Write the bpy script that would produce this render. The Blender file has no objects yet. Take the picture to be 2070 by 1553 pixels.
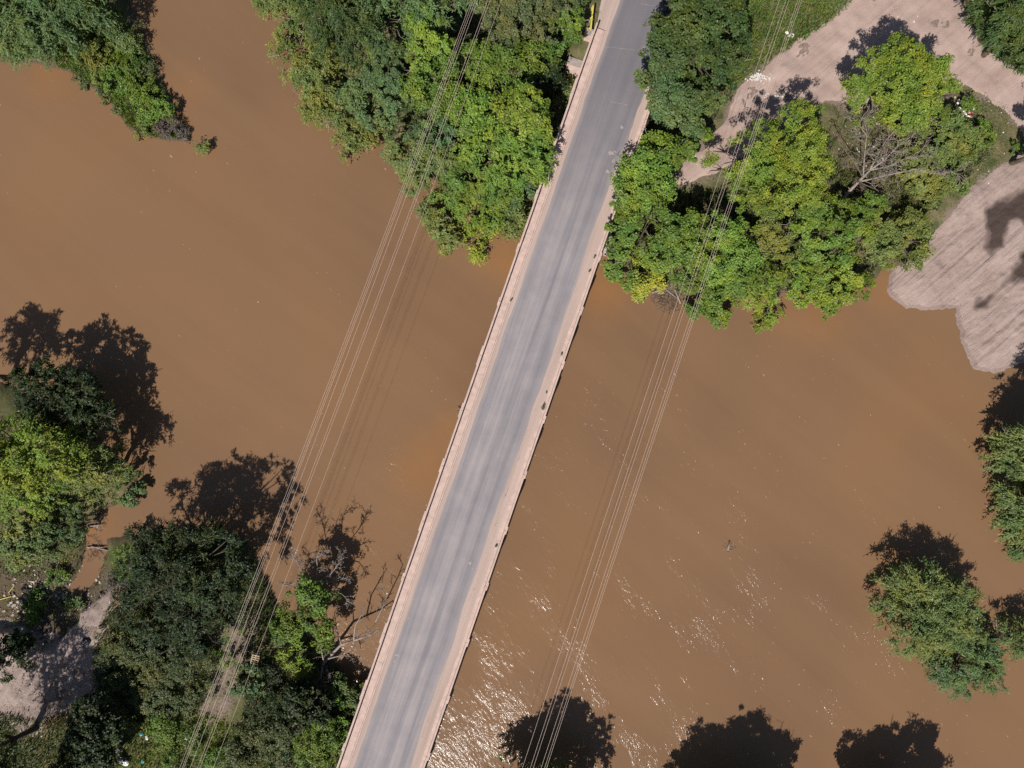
import bpy, math, random
import numpy as np
R = math.radians
random.seed(7)
rng = np.random.default_rng(11)
SC = bpy.context.scene
COL = SC.collection

# ------------------------------------------------------------------ camera
CAM_H, TILT, FPX = 80.0, R(2.5), 1380.0        # metres above the river, small forward tilt, focal length in photo pixels
cam = bpy.data.cameras.new('camera'); camo = bpy.data.objects.new('camera', cam); COL.objects.link(camo)
camo.location = (0, 0, CAM_H); camo.rotation_euler = (TILT, 0, 0)
cam.sensor_width = 36; cam.lens = 36 * FPX / 2070; cam.clip_start = 1; cam.clip_end = 9000
SC.camera = camo
# ------------------------------------------------------------------ sky, sun, exposure
AZ, TANZ = R(24), 0.95                          # shadows fall up-image and to the right
ELEV = math.pi/2 - math.atan(TANZ)
w = bpy.data.worlds.new('World'); SC.world = w; w.use_nodes = True
nt = w.node_tree; nt.nodes.clear()
sky = nt.nodes.new('ShaderNodeTexSky'); sky.sky_type = 'NISHITA'; sky.sun_disc = False
sky.sun_elevation = ELEV; sky.sun_rotation = math.pi + AZ; sky.air_density = 1.0; sky.dust_density = 1.0
bg = nt.nodes.new('ShaderNodeBackground'); bg.inputs['Strength'].default_value = 0.05
wo = nt.nodes.new('ShaderNodeOutputWorld')
nt.links.new(sky.outputs[0], bg.inputs[0]); nt.links.new(bg.outputs[0], wo.inputs[0])
sun = bpy.data.lights.new('sun', 'SUN'); suno = bpy.data.objects.new('sun', sun); COL.objects.link(suno)
sun.energy = 4.6; sun.angle = R(0.7); sun.color = (1.0, 0.955, 0.89)
zt = math.atan(TANZ)
suno.rotation_euler = (zt, 0, -AZ)             # light travels up-image (+Y) and to +X
suno.location = (-30, -60, 120)
SC.view_settings.view_transform = 'Standard'; SC.view_settings.look = 'None'
SC.view_settings.exposure = 0.5; SC.view_settings.gamma = 1.0
SC.cycles.use_denoising = False
SC.cycles.max_bounces = 6; SC.cycles.diffuse_bounces = 3; SC.cycles.transmission_bounces = 3
SC.cycles.sample_clamp_indirect = 6

# ------------------------------------------------------------------ helpers
def P(px, py, z=0.0):
    """world point at height z seen at photo pixel (px, py)"""
    x, y = (px-1035)/FPX, -(py-776.5)/FPX
    c, s = math.cos(TILT), math.sin(TILT)
    dy, dz = y*c + s, y*s - c
    t = (z-CAM_H)/dz
    return np.array([x*t, dy*t, z])
def vnoise(x, y, seed=0):
    x = np.asarray(x, float); y = np.asarray(y, float)
    xi = np.floor(x).astype(np.int64); yi = np.floor(y).astype(np.int64)
    fx, fy = x-xi, y-yi
    fx = fx*fx*(3-2*fx); fy = fy*fy*(3-2*fy)
    def h(a, b):
        n = (a*374761393 + b*668265263 + seed*1442695041) & 0x7fffffff
        n = ((n ^ (n >> 13))*1274126177) & 0x7fffffff
        return ((n ^ (n >> 16)) & 0xffff)/65535.0
    return (h(xi, yi)*(1-fx)+h(xi+1, yi)*fx)*(1-fy) + (h(xi, yi+1)*(1-fx)+h(xi+1, yi+1)*fx)*fy
def fbm(x, y, seed=0, oct=3):
    v = 0; a = .5; f = 1
    for k in range(oct):
        v = v + a*(vnoise(x*f, y*f, seed+k*17)-.5); a *= .5; f *= 2.03
    return v
def sdf(X, Y, poly):
    """signed distance to polygon, positive inside"""
    X = np.asarray(X, float); Y = np.asarray(Y, float)
    d2 = np.full(X.shape, 1e12); ins = np.zeros(X.shape, bool)
    n = len(poly)
    for i in range(n):
        ax, ay = poly[i][0], poly[i][1]; bx, by = poly[(i+1) % n][0], poly[(i+1) % n][1]
        ex, ey = bx-ax, by-ay; L = ex*ex+ey*ey+1e-12
        t = np.clip(((X-ax)*ex+(Y-ay)*ey)/L, 0, 1)
        d2 = np.minimum(d2, (X-ax-t*ex)**2+(Y-ay-t*ey)**2)
        c = (ay > Y) != (by > Y)
        with np.errstate(divide='ignore', invalid='ignore'):
            xin = ex*(Y-ay)/(ey if abs(ey) > 1e-12 else 1e-12)+ax
        ins ^= c & (X < xin)
    d = np.sqrt(d2)
    return np.where(ins, d, -d)
def pp(pts, z=0.0):
    return [P(x, y, z)[:2] for x, y in pts]
def tag(o, label=None, cat=None, group=None, kind=None):
    if label: o['label'] = label
    if cat: o['category'] = cat
    if group: o['group'] = group
    if kind: o['kind'] = kind
    return o
def empty(name, loc=(0, 0, 0), rz=0):
    o = bpy.data.objects.new(name, None); COL.objects.link(o)
    o.location = loc; o.rotation_euler = (0, 0, rz); o.empty_display_size = .3
    return o
def mesh_obj(name, V, F, mat, parent=None, smooth=False, attrs=None):
    """V Nx3 array in world space; F list of faces or (n,k) array"""
    V = np.asarray(V, np.float32)
    if parent is not None:
        q = parent
        while q is not None: V = V - np.array(q.location, np.float32); q = q.parent
    me = bpy.data.meshes.new(name)
    if isinstance(F, np.ndarray):
        n, k = F.shape
        me.vertices.add(len(V)); me.vertices.foreach_set('co', V.ravel())
        me.loops.add(n*k); me.loops.foreach_set('vertex_index', F.astype(np.int32).ravel())
        me.polygons.add(n); me.polygons.foreach_set('loop_start', np.arange(0, n*k, k, dtype=np.int32))
        me.update(calc_edges=True)
    else:
        me.from_pydata(V.tolist(), [], F); me.update()
    if smooth:
        me.polygons.foreach_set('use_smooth', np.ones(len(me.polygons), bool))
    for an, av in (attrs or {}).items():
        a = me.attributes.new(an, 'FLOAT', 'POINT'); a.data.foreach_set('value', np.asarray(av, np.float32))
    if mat: me.materials.append(mat)
    o = bpy.data.objects.new(name, me); COL.objects.link(o)
    if parent is not None: o.parent = parent
    return o
class MB:
    def __init__(s): s.V = []; s.F = []
    def add(s, V, F):
        b = len(s.V); s.V += [tuple(map(float, v)) for v in V]; s.F += [tuple(i+b for i in f) for f in F]; return s
    def box(s, c, size, ax=(1, 0, 0), up=(0, 0, 1)):
        c = np.array(c, float); a = np.array(ax, float); a /= np.linalg.norm(a); u = np.array(up, float)
        b = np.cross(u, a); b /= np.linalg.norm(b); u = np.cross(a, b)
        h = np.array(size, float)/2
        V = [c+a*h[0]*i+b*h[1]*j+u*h[2]*k for k in (-1, 1) for j in (-1, 1) for i in (-1, 1)]
        return s.add(V, [(0, 2, 3, 1), (4, 5, 7, 6), (0, 1, 5, 4), (2, 6, 7, 3), (0, 4, 6, 2), (1, 3, 7, 5)])
    def tube(s, pts, rad, n=6):
        pts = [np.array(p, float) for p in pts]
        if not hasattr(rad, '__len__'): rad = [rad]*len(pts)
        V = []; F = []
        for i, p in enumerate(pts):
            d = pts[min(i+1, len(pts)-1)]-pts[max(i-1, 0)]; L = np.linalg.norm(d); d = d/L if L > 1e-9 else np.array([0, 0, 1.])
            a = np.cross(d, (0, 0, 1) if abs(d[2]) < .9 else (1, 0, 0)); a /= np.linalg.norm(a); b = np.cross(d, a)
            for k in range(n):
                t = 2*math.pi*k/n; V.append(p+(a*math.cos(t)+b*math.sin(t))*rad[i])
        for i in range(len(pts)-1):
            for k in range(n):
                F.append((i*n+k, i*n+(k+1) % n, (i+1)*n+(k+1) % n, (i+1)*n+k))
        F.append(tuple(range(n))[::-1]); F.append(tuple(range((len(pts)-1)*n, len(pts)*n)))
        return s.add(V, F)
    def build(s, name, mat, parent=None, smooth=False):
        return mesh_obj(name, s.V, s.F, mat, parent, smooth)

# ------------------------------------------------------------------ materials
class NT:
    def __init__(s, name):
        s.m = bpy.data.materials.new(name); s.m.use_nodes = True; s.t = s.m.node_tree
        s.b = s.t.nodes['Principled BSDF']; s.out = s.t.nodes['Material Output']
    def n(s, kind, **kw):
        nd = s.t.nodes.new('ShaderNode'+kind)
        for k, v in kw.items():
            if k.startswith('i_'):
                key = k[2:]; key = int(key) if key.isdigit() else key.replace('_', ' ')
                nd.inputs[key].default_value = v
            else: setattr(nd, k, v)
        return nd
    def l(s, a, b): s.t.links.new(a, b)
    def coord(s, scale=(1, 1, 1), rot=0.0):
        g = s.n('NewGeometry'); mp = s.n('Mapping'); mp.inputs['Scale'].default_value = scale
        mp.inputs['Rotation'].default_value = (0, 0, rot)
        if rot:
            m2 = s.n('Mapping'); m2.inputs['Rotation'].default_value = (0, 0, rot); mp.inputs['Rotation'].default_value = (0, 0, 0)
            s.l(g.outputs['Position'], m2.inputs[0]); s.l(m2.outputs[0], mp.inputs[0])
        else: s.l(g.outputs['Position'], mp.inputs[0])
        return mp.outputs[0]
    def noise(s, co, scale, detail=3, rough=.55, dist=0):
        nd = s.n('TexNoise'); nd.inputs['Scale'].default_value = scale; nd.inputs['Detail'].default_value = detail
        nd.inputs['Roughness'].default_value = rough; nd.inputs['Distortion'].default_value = dist
        s.l(co, nd.inputs['Vector']); return nd.outputs['Fac']
    def ramp(s, fac, stops, interp='LINEAR'):
        r = s.n('ValToRGB'); r.color_ramp.interpolation = interp
        el = r.color_ramp.elements
        while len(el) < len(stops): el.new(.5)
        for e, (p, c) in zip(el, stops):
            e.position = p; e.color = (*c, 1) if hasattr(c, '__len__') else (c, c, c, 1)
        s.l(fac, r.inputs[0]); return r.outputs[0]
    def mix(s, f, a, b, mode='MIX'):
        m = s.n('Mix', data_type='RGBA', blend_type=mode)
        for sock, v in ((m.inputs[0], f), (m.inputs[6], a), (m.inputs[7], b)):
            if hasattr(v, 'is_linked') or hasattr(v, 'links'): s.l(v, sock)
            else: sock.default_value = v if not hasattr(v, '__len__') else (*v, 1)
        return m.outputs[2]
    def math(s, op, a, b=0.0, clamp=False):
        m = s.n('Math', operation=op, use_clamp=clamp)
        for sock, v in ((m.inputs[0], a), (m.inputs[1], b)):
            if hasattr(v, 'links'): s.l(v, sock)
            else: sock.default_value = v
        return m.outputs[0]
    def attr(s, name):
        a = s.n('Attribute', attribute_name=name); return a.outputs['Fac']
    def bump(s, h, dist, strength=1.0, normal=None):
        b = s.n('Bump'); b.inputs['Distance'].default_value = dist; b.inputs['Strength'].default_value = strength
        s.l(h, b.inputs['Height'])
        if normal: s.l(normal, b.inputs['Normal'])
        return b.outputs[0]
    def base(s, c, rough=.8, spec=.3):
        if hasattr(c, 'links'): s.l(c, s.b.inputs['Base Color'])
        else: s.b.inputs['Base Color'].default_value = (*c, 1)
        if hasattr(rough, 'links'): s.l(rough, s.b.inputs['Roughness'])
        else: s.b.inputs['Roughness'].default_value = rough
        s.b.inputs['Specular IOR Level'].default_value = spec
        return s
MAT = {}
def simple(name, c, rough=.8, spec=.3, var=.25, scale=3.0, bump=0.0, bscale=20):
    m = NT(name); co = m.coord()
    f = m.noise(co, scale, 4)
    lo = tuple(x*(1-var) for x in c); hi = tuple(min(1, x*(1+var)) for x in c)
    m.base(m.ramp(f, [(.3, lo), (.7, hi)]), rough, spec)
    if bump: m.l(m.bump(m.noise(co, bscale, 3), bump), m.b.inputs['Normal'])
    MAT[name] = m.m; return m.m
PAL = {
 'deep':   ((.009, .019, .006), (.023, .040, .011), (.050, .072, .019)),  # darkened greens: the shade among the trees is put into the leaf colour
 'dark':   ((0.031, 0.049, 0.012), (0.059, 0.092, 0.023), (0.096, 0.146, 0.037)),
 'blue':   ((0.052, 0.081, 0.027), (0.088, 0.137, 0.046), (0.135, 0.210, 0.071)),
 'mid':    ((0.058, 0.090, 0.013), (0.109, 0.168, 0.026), (0.170, 0.261, 0.040)),
 'bright': ((0.077, 0.118, 0.016), (0.140, 0.217, 0.031), (0.213, 0.329, 0.046)),
 'lime':   ((0.078, 0.121, 0.016), (0.160, 0.218, 0.024), (0.264, 0.317, 0.044)),
 'olive':  ((0.067, 0.091, 0.020), (0.138, 0.166, 0.037), (0.228, 0.247, 0.068)),
 'brown':  ((0.047, 0.063, 0.021), (0.091, 0.110, 0.039), (0.150, 0.163, 0.063)),
 'yellow': ((0.163, 0.188, 0.022), (0.275, 0.294, 0.032), (0.413, 0.388, 0.058)),
 'grey':   ((0.066, 0.098, 0.026), (0.122, 0.160, 0.044), (0.196, 0.228, 0.074)),
 'dry':    ((0.090, 0.074, 0.036), (0.168, 0.138, 0.072), (0.258, 0.214, 0.120)),
 'twig':   ((0.066, 0.048, 0.040), (0.116, 0.086, 0.070), (0.187, 0.147, 0.125)),
}
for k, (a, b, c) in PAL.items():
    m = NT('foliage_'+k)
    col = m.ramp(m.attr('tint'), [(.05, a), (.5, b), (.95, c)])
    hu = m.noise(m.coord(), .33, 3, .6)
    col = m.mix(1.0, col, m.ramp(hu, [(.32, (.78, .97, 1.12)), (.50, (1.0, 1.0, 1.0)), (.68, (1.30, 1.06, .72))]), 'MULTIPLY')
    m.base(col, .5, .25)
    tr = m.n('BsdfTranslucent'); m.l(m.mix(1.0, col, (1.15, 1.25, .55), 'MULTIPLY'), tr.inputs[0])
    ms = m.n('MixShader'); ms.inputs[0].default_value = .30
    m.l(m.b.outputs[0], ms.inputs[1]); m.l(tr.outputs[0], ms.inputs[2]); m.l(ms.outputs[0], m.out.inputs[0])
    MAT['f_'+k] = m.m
simple('bark', (.080, .060, .044), .9, .2, .4, 6, .02, 14)
simple('dead_wood', (.215, .178, .155), .85, .2, .3, 5, .01, 14)
simple('dark_wood', (.136, .100, .080), .9, .2, .3, 5, .01, 14)
simple('concrete', (.440, .325, .282), .9, .25, .14, 1.6, .006, 30)
simple('concrete_grey', (.264, .224, .208), .9, .25, .2, 2.0, .008, 20)
simple('wire_metal', (.60, .47, .40), .5, .5, .1)
simple('pole_wood', (.176, .136, .104), .9, .2, .3, 4)
simple('yellow_paint', (.496, .416, .080), .6, .4, .15)
simple('white_plastic', (.640, .632, .608), .45, .5, .08)
simple('black_plastic', (.010, .011, .018), .28, .6, .3, 4, .06, 9)
simple('blue_plastic', (.040, .304, .440), .4, .5, .1)
simple('red_plastic', (.400, .080, .056), .5, .4, .2)
simple('pink_plastic', (.496, .336, .304), .5, .4, .2)
simple('pallet_wood', (.400, .304, .192), .85, .2, .2, 5)
simple('stone', (.384, .328, .288), .9, .25, .2, 4, .02, 12)
simple('pale_rubble', (.56, .53, .49), .9, .25, .1, 4)

# water: silt-laden, so mostly a matt brown body under a thin glossy skin
m = NT('river_water'); co = m.coord()
big = m.noise(co, .035, 2, .5, .8)
silt = m.ramp(big, [(.30, (.145, .084, .047)), (.52, (.163, .093, .051)), (.72, (.180, .098, .049))])
stk = m.noise(m.coord((.9, .10, 1), R(-52)), .16, 5, .62, .6)
silt = m.mix(m.math('MULTIPLY', m.ramp(stk, [(.35, 0.0), (.65, 1.0)]), .30), silt, (.208, .122, .066))
def silt_spot(px, py, rad, amount):
    """clearer orange shallows with their own place along the piers and banks"""
    global silt
    g = m.n('NewGeometry'); p = P(px, py, 0)
    d = m.n('VectorMath', operation='DISTANCE'); m.l(g.outputs['Position'], d.inputs[0]); d.inputs[1].default_value = tuple(p)
    wob = m.math('MULTIPLY', m.math('SUBTRACT', m.noise(co, .25, 2), .5), rad*.9)
    f = m.math('SUBTRACT', 1.0, m.math('DIVIDE', m.math('ADD', d.outputs['Value'], wob), rad), True)
    f = m.math('MULTIPLY', m.math('POWER', f, 1.3), amount)
    silt = m.mix(f, silt, (.243, .114, .040))
for a in ((865, 955, 7.5, .5), (905, 870, 4.5, .35), (1225, 590, 5.5, .55), (1020, 520, 5, .55), (1640, 640, 8, .35),
          (1790, 590, 4, .45), (190, 1050, 4, .5), (700, 1100, 7, .25), (100, 150, 5, .3), (380, 180, 4, .3), (1040, 545, 4, .3)):
    silt_spot(*a)
# small pale flecks mixed into the water colour, in patches
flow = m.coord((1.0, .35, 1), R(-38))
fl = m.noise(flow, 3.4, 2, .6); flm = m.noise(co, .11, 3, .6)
pale_fleck = m.math('MULTIPLY', m.ramp(fl, [(.715, 0.0), (.75, 1.0)]), m.ramp(flm, [(.47, 0.0), (.60, 1.0)]))
body = m.mix(m.math('MULTIPLY', pale_fleck, .6), silt, (.46, .345, .265))
w1 = m.noise(m.coord((1, .36, 1), R(-38)), 2.6, 3, .62, .4)
w3 = m.noise(m.coord((1, .40, 1), R(-20)), 6.5, 2, .6, .3)
w2 = m.noise(m.coord((1, .5, 1), R(20)), .55, 2, .5, .4)
riff = m.ramp(m.noise(m.coord((1, .5, 1), R(-30)), .16, 4, .7), [(.38, .10), (.50, .35), (.64, 1.0)])
hgt = m.math('ADD', m.math('MULTIPLY', m.math('ADD', m.math('MULTIPLY', w1, .6), m.math('MULTIPLY', w3, .30)), riff), m.math('MULTIPLY', w2, .25))
nrm = m.bump(hgt, .17, 1.0)
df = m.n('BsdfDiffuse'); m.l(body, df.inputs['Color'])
gl = m.n('BsdfGlossy'); gl.inputs['Roughness'].default_value = .20; m.l(nrm, gl.inputs['Normal'])
fr = m.n('Fresnel'); fr.inputs['IOR'].default_value = 1.33; m.l(nrm, fr.inputs['Normal'])
mx = m.n('MixShader'); m.l(fr.outputs[0], mx.inputs[0]); m.l(df.outputs[0], mx.inputs[1]); m.l(gl.outputs[0], mx.inputs[2]); m.l(mx.outputs[0], m.out.inputs[0])
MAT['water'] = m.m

m = NT('bank_soil'); co = m.coord()
n1 = m.noise(co, .5, 5, .65); n2 = m.noise(co, 3.5, 4, .7); n3 = m.noise(co, 14, 3, .7)
bare = m.mix(m.ramp(n1, [(.35, 0.0), (.65, .55)]), m.ramp(n2, [(.3, (.185, .132, .110)), (.7, (.290, .216, .187))]), (.125, .092, .072))
grass = m.mix(m.ramp(n1, [(.35, 0.0), (.65, 1.0)]), m.ramp(n3, [(.3, (.029, .046, .013)), (.7, (.077, .092, .028))]),
              m.ramp(n3, [(.3, (.110, .092, .044)), (.7, (.199, .165, .092))]))
f = m.math('ADD', m.attr('veg'), m.math('MULTIPLY', m.math('SUBTRACT', n2, .5), 1.4), True)
f = m.ramp(f, [(.35, 0.0), (.65, 1.0)])
mud = m.ramp(n2, [(.3, (.062, .043, .031)), (.7, (.125, .085, .062))])
c = m.mix(f, bare, grass); c = m.mix(m.attr('wet'), c, mud)
m.base(c, .95, .15); m.l(m.bump(m.math('ADD', n2, m.math('MULTIPLY', n3, .4)), .10), m.b.inputs['Normal'])
MAT['ground'] = m.m

def dirt(name, lo, hi, rot, rutscale, wetc=None, relief=.07):
    m = NT(name); co = m.coord()
    n1 = m.noise(co, .25, 4, .6); n2 = m.noise(co, 6, 4, .7); st = m.noise(m.coord((.07, 1.2, 1), rot), rutscale, 3, .55, .5)
    f = m.math('ADD', m.math('MULTIPLY', n1, .45), m.math('ADD', m.math('MULTIPLY', n2, .25), m.math('MULTIPLY', st, .3)))
    c = m.ramp(f, [(.36, lo), (.62, hi)])
    pale = m.ramp(m.noise(co, 1.1, 5, .75), [(.66, 0.0), (.74, 1.0)])
    c = m.mix(m.math('MULTIPLY', pale, .22), c, (.529, .485, .449))
    if wetc: c = m.mix(m.ramp(m.math('ADD', m.attr('wet'), m.math('MULTIPLY', m.math('SUBTRACT', n2, .5), .25)), [(.22, 0.0), (.50, .55), (.80, 1.0)]), c, wetc)
    m.base(c, .95, .15); m.l(m.bump(m.math('ADD', m.math('MULTIPLY', n2, .6), st), relief), m.b.inputs['Normal'])
    MAT[name] = m.m
dirt('track_dirt', (.255, .178, .150), (.375, .280, .242), R(-40), 1.3)
dirt('sand', (.215, .155, .133), (.325, .248, .220), R(-42), 3.0, (.060, .042, .036), .13)

dirt('clearing', (.165, .125, .108), (.325, .250, .222), R(-60), 2.0)
m = NT('asphalt'); co = m.coord()
AX_ROT = R(19.0)
lane = m.noise(m.coord((1.05, .035, 1), AX_ROT), 1.0, 3, .55); fine = m.noise(co, 18, 3, .7); lane2 = m.noise(m.coord((3.2, .06, 1), AX_ROT), 1.0, 3, .6)
mid = m.noise(co, .35, 4, .6)
u = m.math('ADD', m.attr('across'), m.math('MULTIPLY', m.math('SUBTRACT', m.noise(m.coord((.3, .03, 1), AX_ROT), 1.0, 2, .5), .5), .07))
f = m.ramp(u, [(0, .40), (.12, .34), (.24, .62), (.40, .74), (.48, .60), (.56, .18), (.66, .70), (.74, .55), (.82, .16), (.90, .45), (1, .40)])
f = m.math('ADD', m.math('MULTIPLY', f, .30), m.math('ADD', m.math('MULTIPLY', lane2, .40), m.math('MULTIPLY', mid, .34)))
c = m.ramp(f, [(.30, (.135, .128, .145)), (.50, (.215, .196, .206)), (.72, (.345, .296, .290))])
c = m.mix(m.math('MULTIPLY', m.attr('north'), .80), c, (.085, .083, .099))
c = m.mix(.25, c, m.ramp(fine, [(.3, (.100, .094, .100)), (.7, (.309, .272, .272))]))
edge = m.attr('edge')
c = m.mix(m.math('MULTIPLY', edge, .55), c, (.294, .243, .228))
m.base(c, .9, .25); m.l(m.bump(fine, .008), m.b.inputs['Normal'])
MAT['asphalt'] = m.m
m = NT('dust'); co = m.coord()
f = m.math('ADD', m.math('MULTIPLY', m.noise(m.coord((1.6, .06, 1), AX_ROT), 1.2, 3), .6), m.math('MULTIPLY', m.noise(co, 9, 4, .7), .4))
m.base(m.ramp(f, [(.35, (.309, .232, .199)), (.65, (.412, .316, .276))]), .95, .15); m.l(m.bump(m.noise(co, 14, 3), .02), m.b.inputs['Normal'])
MAT['dust'] = m.m

# ------------------------------------------------------------------ bridge axis (from the parapet tops, 5.2 m above the river)
ZD, ZP = 4.2, 5.4
lA, lB = P(1136, 250, ZP), P(678, 1553, ZP); rA, rB = P(1304, 250, ZP), P(860, 1553, ZP)
AX = ((lA-lB)/np.linalg.norm(lA-lB) + (rA-rB)/np.linalg.norm(rA-rB)); AX[2] = 0; AX /= np.linalg.norm(AX)
NR = np.array([AX[1], -AX[0], 0])               # to the right of the bridge
O0 = (lA+lB+rA+rB)/4; O0[2] = 0
BW = float(np.mean([np.dot(rA-O0, NR), np.dot(rB-O0, NR)])-np.mean([np.dot(lA-O0, NR), np.dot(lB-O0, NR)]))
O0 = O0 + NR*float(np.mean([np.dot(q-O0, NR) for q in (lA, lB, rA, rB)]))
def B(s, u, z):                                 # s along the bridge, u from its centre to the right
    return O0 + AX*s + NR*u + np.array([0, 0, z])
def bs(px, py, z=ZP): return float(np.dot(P(px, py, z)-O0, AX))
S_N, S_S = bs(1205, 45), bs(700, 1553)-22

# ------------------------------------------------------------------ terrain
NORTH = pp([(655, -900), (655, -100), (652, 120), (690, 190), (755, 250), (815, 300), (880, 365), (930, 415), (1010, 450), (1075, 468),
            (1210, 500), (1262, 545), (1330, 590), (1420, 600), (1560, 600), (1700, 588), (1765, 560), (1790, 530), (2300, 420), (9000, 300), (9000, -9000), (655, -9000)])
BEACH = pp([(1802, 540), (1795, 590), (1830, 622), (1872, 627), (1935, 620), (1938, 655), (1946, 692), (1972, 742), (2008, 751), (2070, 735), (2300, 700),
            (9000, 600), (9000, -4000), (2000, -400), (1850, 300), (1790, 470)])
SPIT = pp([(-60, 75), (60, 125), (150, 148), (215, 200), (268, 268), (320, 283), (385, 288), (352, 222), (325, 150), (292, 70), (262, 0), (240, -120), (150, -600), (-200, -600)])
SWEST = pp([(-9000, 620), (-120, 660), (0, 775), (100, 810), (200, 885), (262, 950), (285, 985), (250, 1012), (205, 1030), (178, 1075), (225, 1092), (300, 1078),
            (400, 1075), (500, 1085), (545, 1190), (575, 1245), (630, 1290), (665, 1330), (690, 1352), (705, 1382), (740, 1388), (800, 1420), (840, 1540),
            (880, 1640), (1000, 1600), (1150, 1575), (1400, 1590), (1600, 1600), (1750, 1580), (1900, 1610), (2200, 1650), (9000, 1700), (9000, 9000), (-9000, 9000)])
POND = pp([(178, 1060), (215, 1085), (212, 1125), (200, 1150), (192, 1180), (172, 1203), (150, 1203), (142, 1188), (158, 1165), (172, 1140), (176, 1110)])
MUD = pp([(-200, 1125), (60, 1130), (120, 1118), (200, 1105), (228, 1140), (220, 1188), (192, 1214), (172, 1230), (168, 1248), (150, 1262), (140, 1280), (125, 1293), (100, 1300), (60, 1262), (-200, 1255)])
SHOAL = pp([(1800, 1215), (1900, 1200), (1990, 1270), (2060, 1270), (2080, 1310), (1960, 1350), (1880, 1310), (1820, 1260)])
def coords(lo, hi, step, far, grow=1.28):
    c = list(np.arange(lo, hi+1e-6, step)); s = step; x = c[-1]
    while x < far: s *= grow; x += s; c.append(x)
    s = step; x = c[0]; pre = []
    while x > -far: s *= grow; x -= s; pre.append(x)
    return np.array(pre[::-1]+c)
def terrain_h(X, Y):
    wob = fbm(X*.35, Y*.35, 3)*1.3+fbm(X*1.25, Y*1.25, 13)*.75
    def rise(d, top, wd): return np.where(d < 0, np.maximum(-1.6, d*.45), top*(1-np.exp(-np.maximum(d, 0)/wd)))
    rough = fbm(X*.6, Y*.6, 9, 4)*.42+fbm(X*.08, Y*.08, 5)*.6
    dn = sdf(X, Y, NORTH)+wob
    h = rise(dn, 2.0, 3.0)+np.clip(dn*.3, 0, 1)*rough
    db = sdf(X, Y, BEACH)+wob*.55+fbm(X*2.6, Y*2.6, 73)*.35
    h = np.maximum(h, rise(db, 1.7, 9.0)+np.clip(db*.1, 0, 1)*rough*.5)
    dp = sdf(X, Y, SPIT)+wob*.4
    h = np.maximum(h, rise(dp, .55, 1.2))
    ds = sdf(X, Y, SWEST)+wob*.6
    h = np.maximum(h, rise(ds, 1.5, 1.8)+np.clip(ds*.3, 0, 1)*rough)
    h = np.maximum(h, -.12-.4*np.maximum(0, -sdf(X, Y, SHOAL)))
    dm = sdf(X, Y, MUD)+wob*.6
    h = np.minimum(h, .32+rough*.3+np.maximum(0, -dm)*2.2)
    dpo = sdf(X, Y, POND)+wob*1.0
    h = np.minimum(h, np.where(dpo > 0, -dpo*.5-.02, -dpo*.7))
    # road embankments beyond the bridge ends
    S = (X-O0[0])*AX[0]+(Y-O0[1])*AX[1]; U = (X-O0[0])*NR[0]+(Y-O0[1])*NR[1]
    e = 4.12-np.maximum(0, np.abs(U)-5.2)*.75
    en = e-np.maximum(0, S_N-3-S)*1.4; es = e-np.maximum(0, S-(S_S+3))*1.4
    return np.maximum(h, np.maximum(en, es))
gx, gy = coords(-78, 78, .45, 2600), coords(-66, 62, .45, 2600)
GX, GY = np.meshgrid(gx, gy)
GH = terrain_h(GX, GY)
def hz(x, y):
    i = int(np.clip(np.searchsorted(gx, x)-1, 0, len(gx)-2)); j = int(np.clip(np.searchsorted(gy, y)-1, 0, len(gy)-2))
    fx = (x-gx[i])/(gx[i+1]-gx[i]); fy = (y-gy[j])/(gy[j+1]-gy[j])
    return float((GH[j, i]*(1-fx)+GH[j, i+1]*fx)*(1-fy)+(GH[j+1, i]*(1-fx)+GH[j+1, i+1]*fx)*fy)
def G(px, py, dz=0.0, floor=-9):
    z = 0.0
    for _ in range(5):
        p = P(px, py, z+dz); z = max(hz(p[0], p[1]), floor)
    p = P(px, py, z+dz); return p
def grid_faces(nx, ny):
    i = np.arange(nx-1)[None, :]+np.arange(ny-1)[:, None]*nx
    return np.stack([i, i+1, i+1+nx, i+nx], -1).reshape(-1, 4)
TRACK = pp([(1352, 372), (1372, 335), (1420, 300), (1470, 235), (1498, 172), (1580, 105), (1690, 42), (1740, -80), (1905, -80), (1960, 55), (2010, 112), (2075, 145),
            (2300, 250), (2300, 420), (2100, 290), (2060, 262), (2030, 215), (1985, 190), (1945, 165), (1920, 190), (1800, 210), (1700, 205), (1672, 205), (1620, 235), (1570, 260),
            (1520, 300), (1445, 352), (1390, 370)], 2.0)
SAND = pp([(1790, 552), (1850, 520), (1900, 455), (1955, 385), (2035, 325), (2150, 250), (2600, 100), (2600, 900), (1900, 900), (1700, 700)], 1.0)
SWSAND = pp([(215, 1190), (240, 1220), (225, 1270), (200, 1310), (215, 1370), (190, 1420), (120, 1440), (90, 1480), (0, 1470), (-200, 1400), (-200, 1260), (60, 1262), (120, 1300), (150, 1262), (175, 1230)], 1.2)
BROWN = pp([(430, 1290), (500, 1230), (530, 1250), (515, 1340), (480, 1370), (500, 1400), (470, 1450), (420, 1470), (380, 1440), (400, 1350)], 1.2)
veg = np.full(GX.shape, .8)
vw = fbm(GX*.55, GY*.55, 71, 4)*3.0
for poly, amt in ((SWSAND, .8), (BROWN, .36), (TRACK, .6), (SAND, .6)):
    veg -= amt*np.clip(.5+(sdf(GX, GY, poly)+vw)/1.8, 0, 1)
wet = np.clip((.35-GH)/.35, 0, 1)
wet = np.maximum(wet, np.clip(.5+sdf(GX, GY, MUD)/1.2, 0, 1)*.75)
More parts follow.
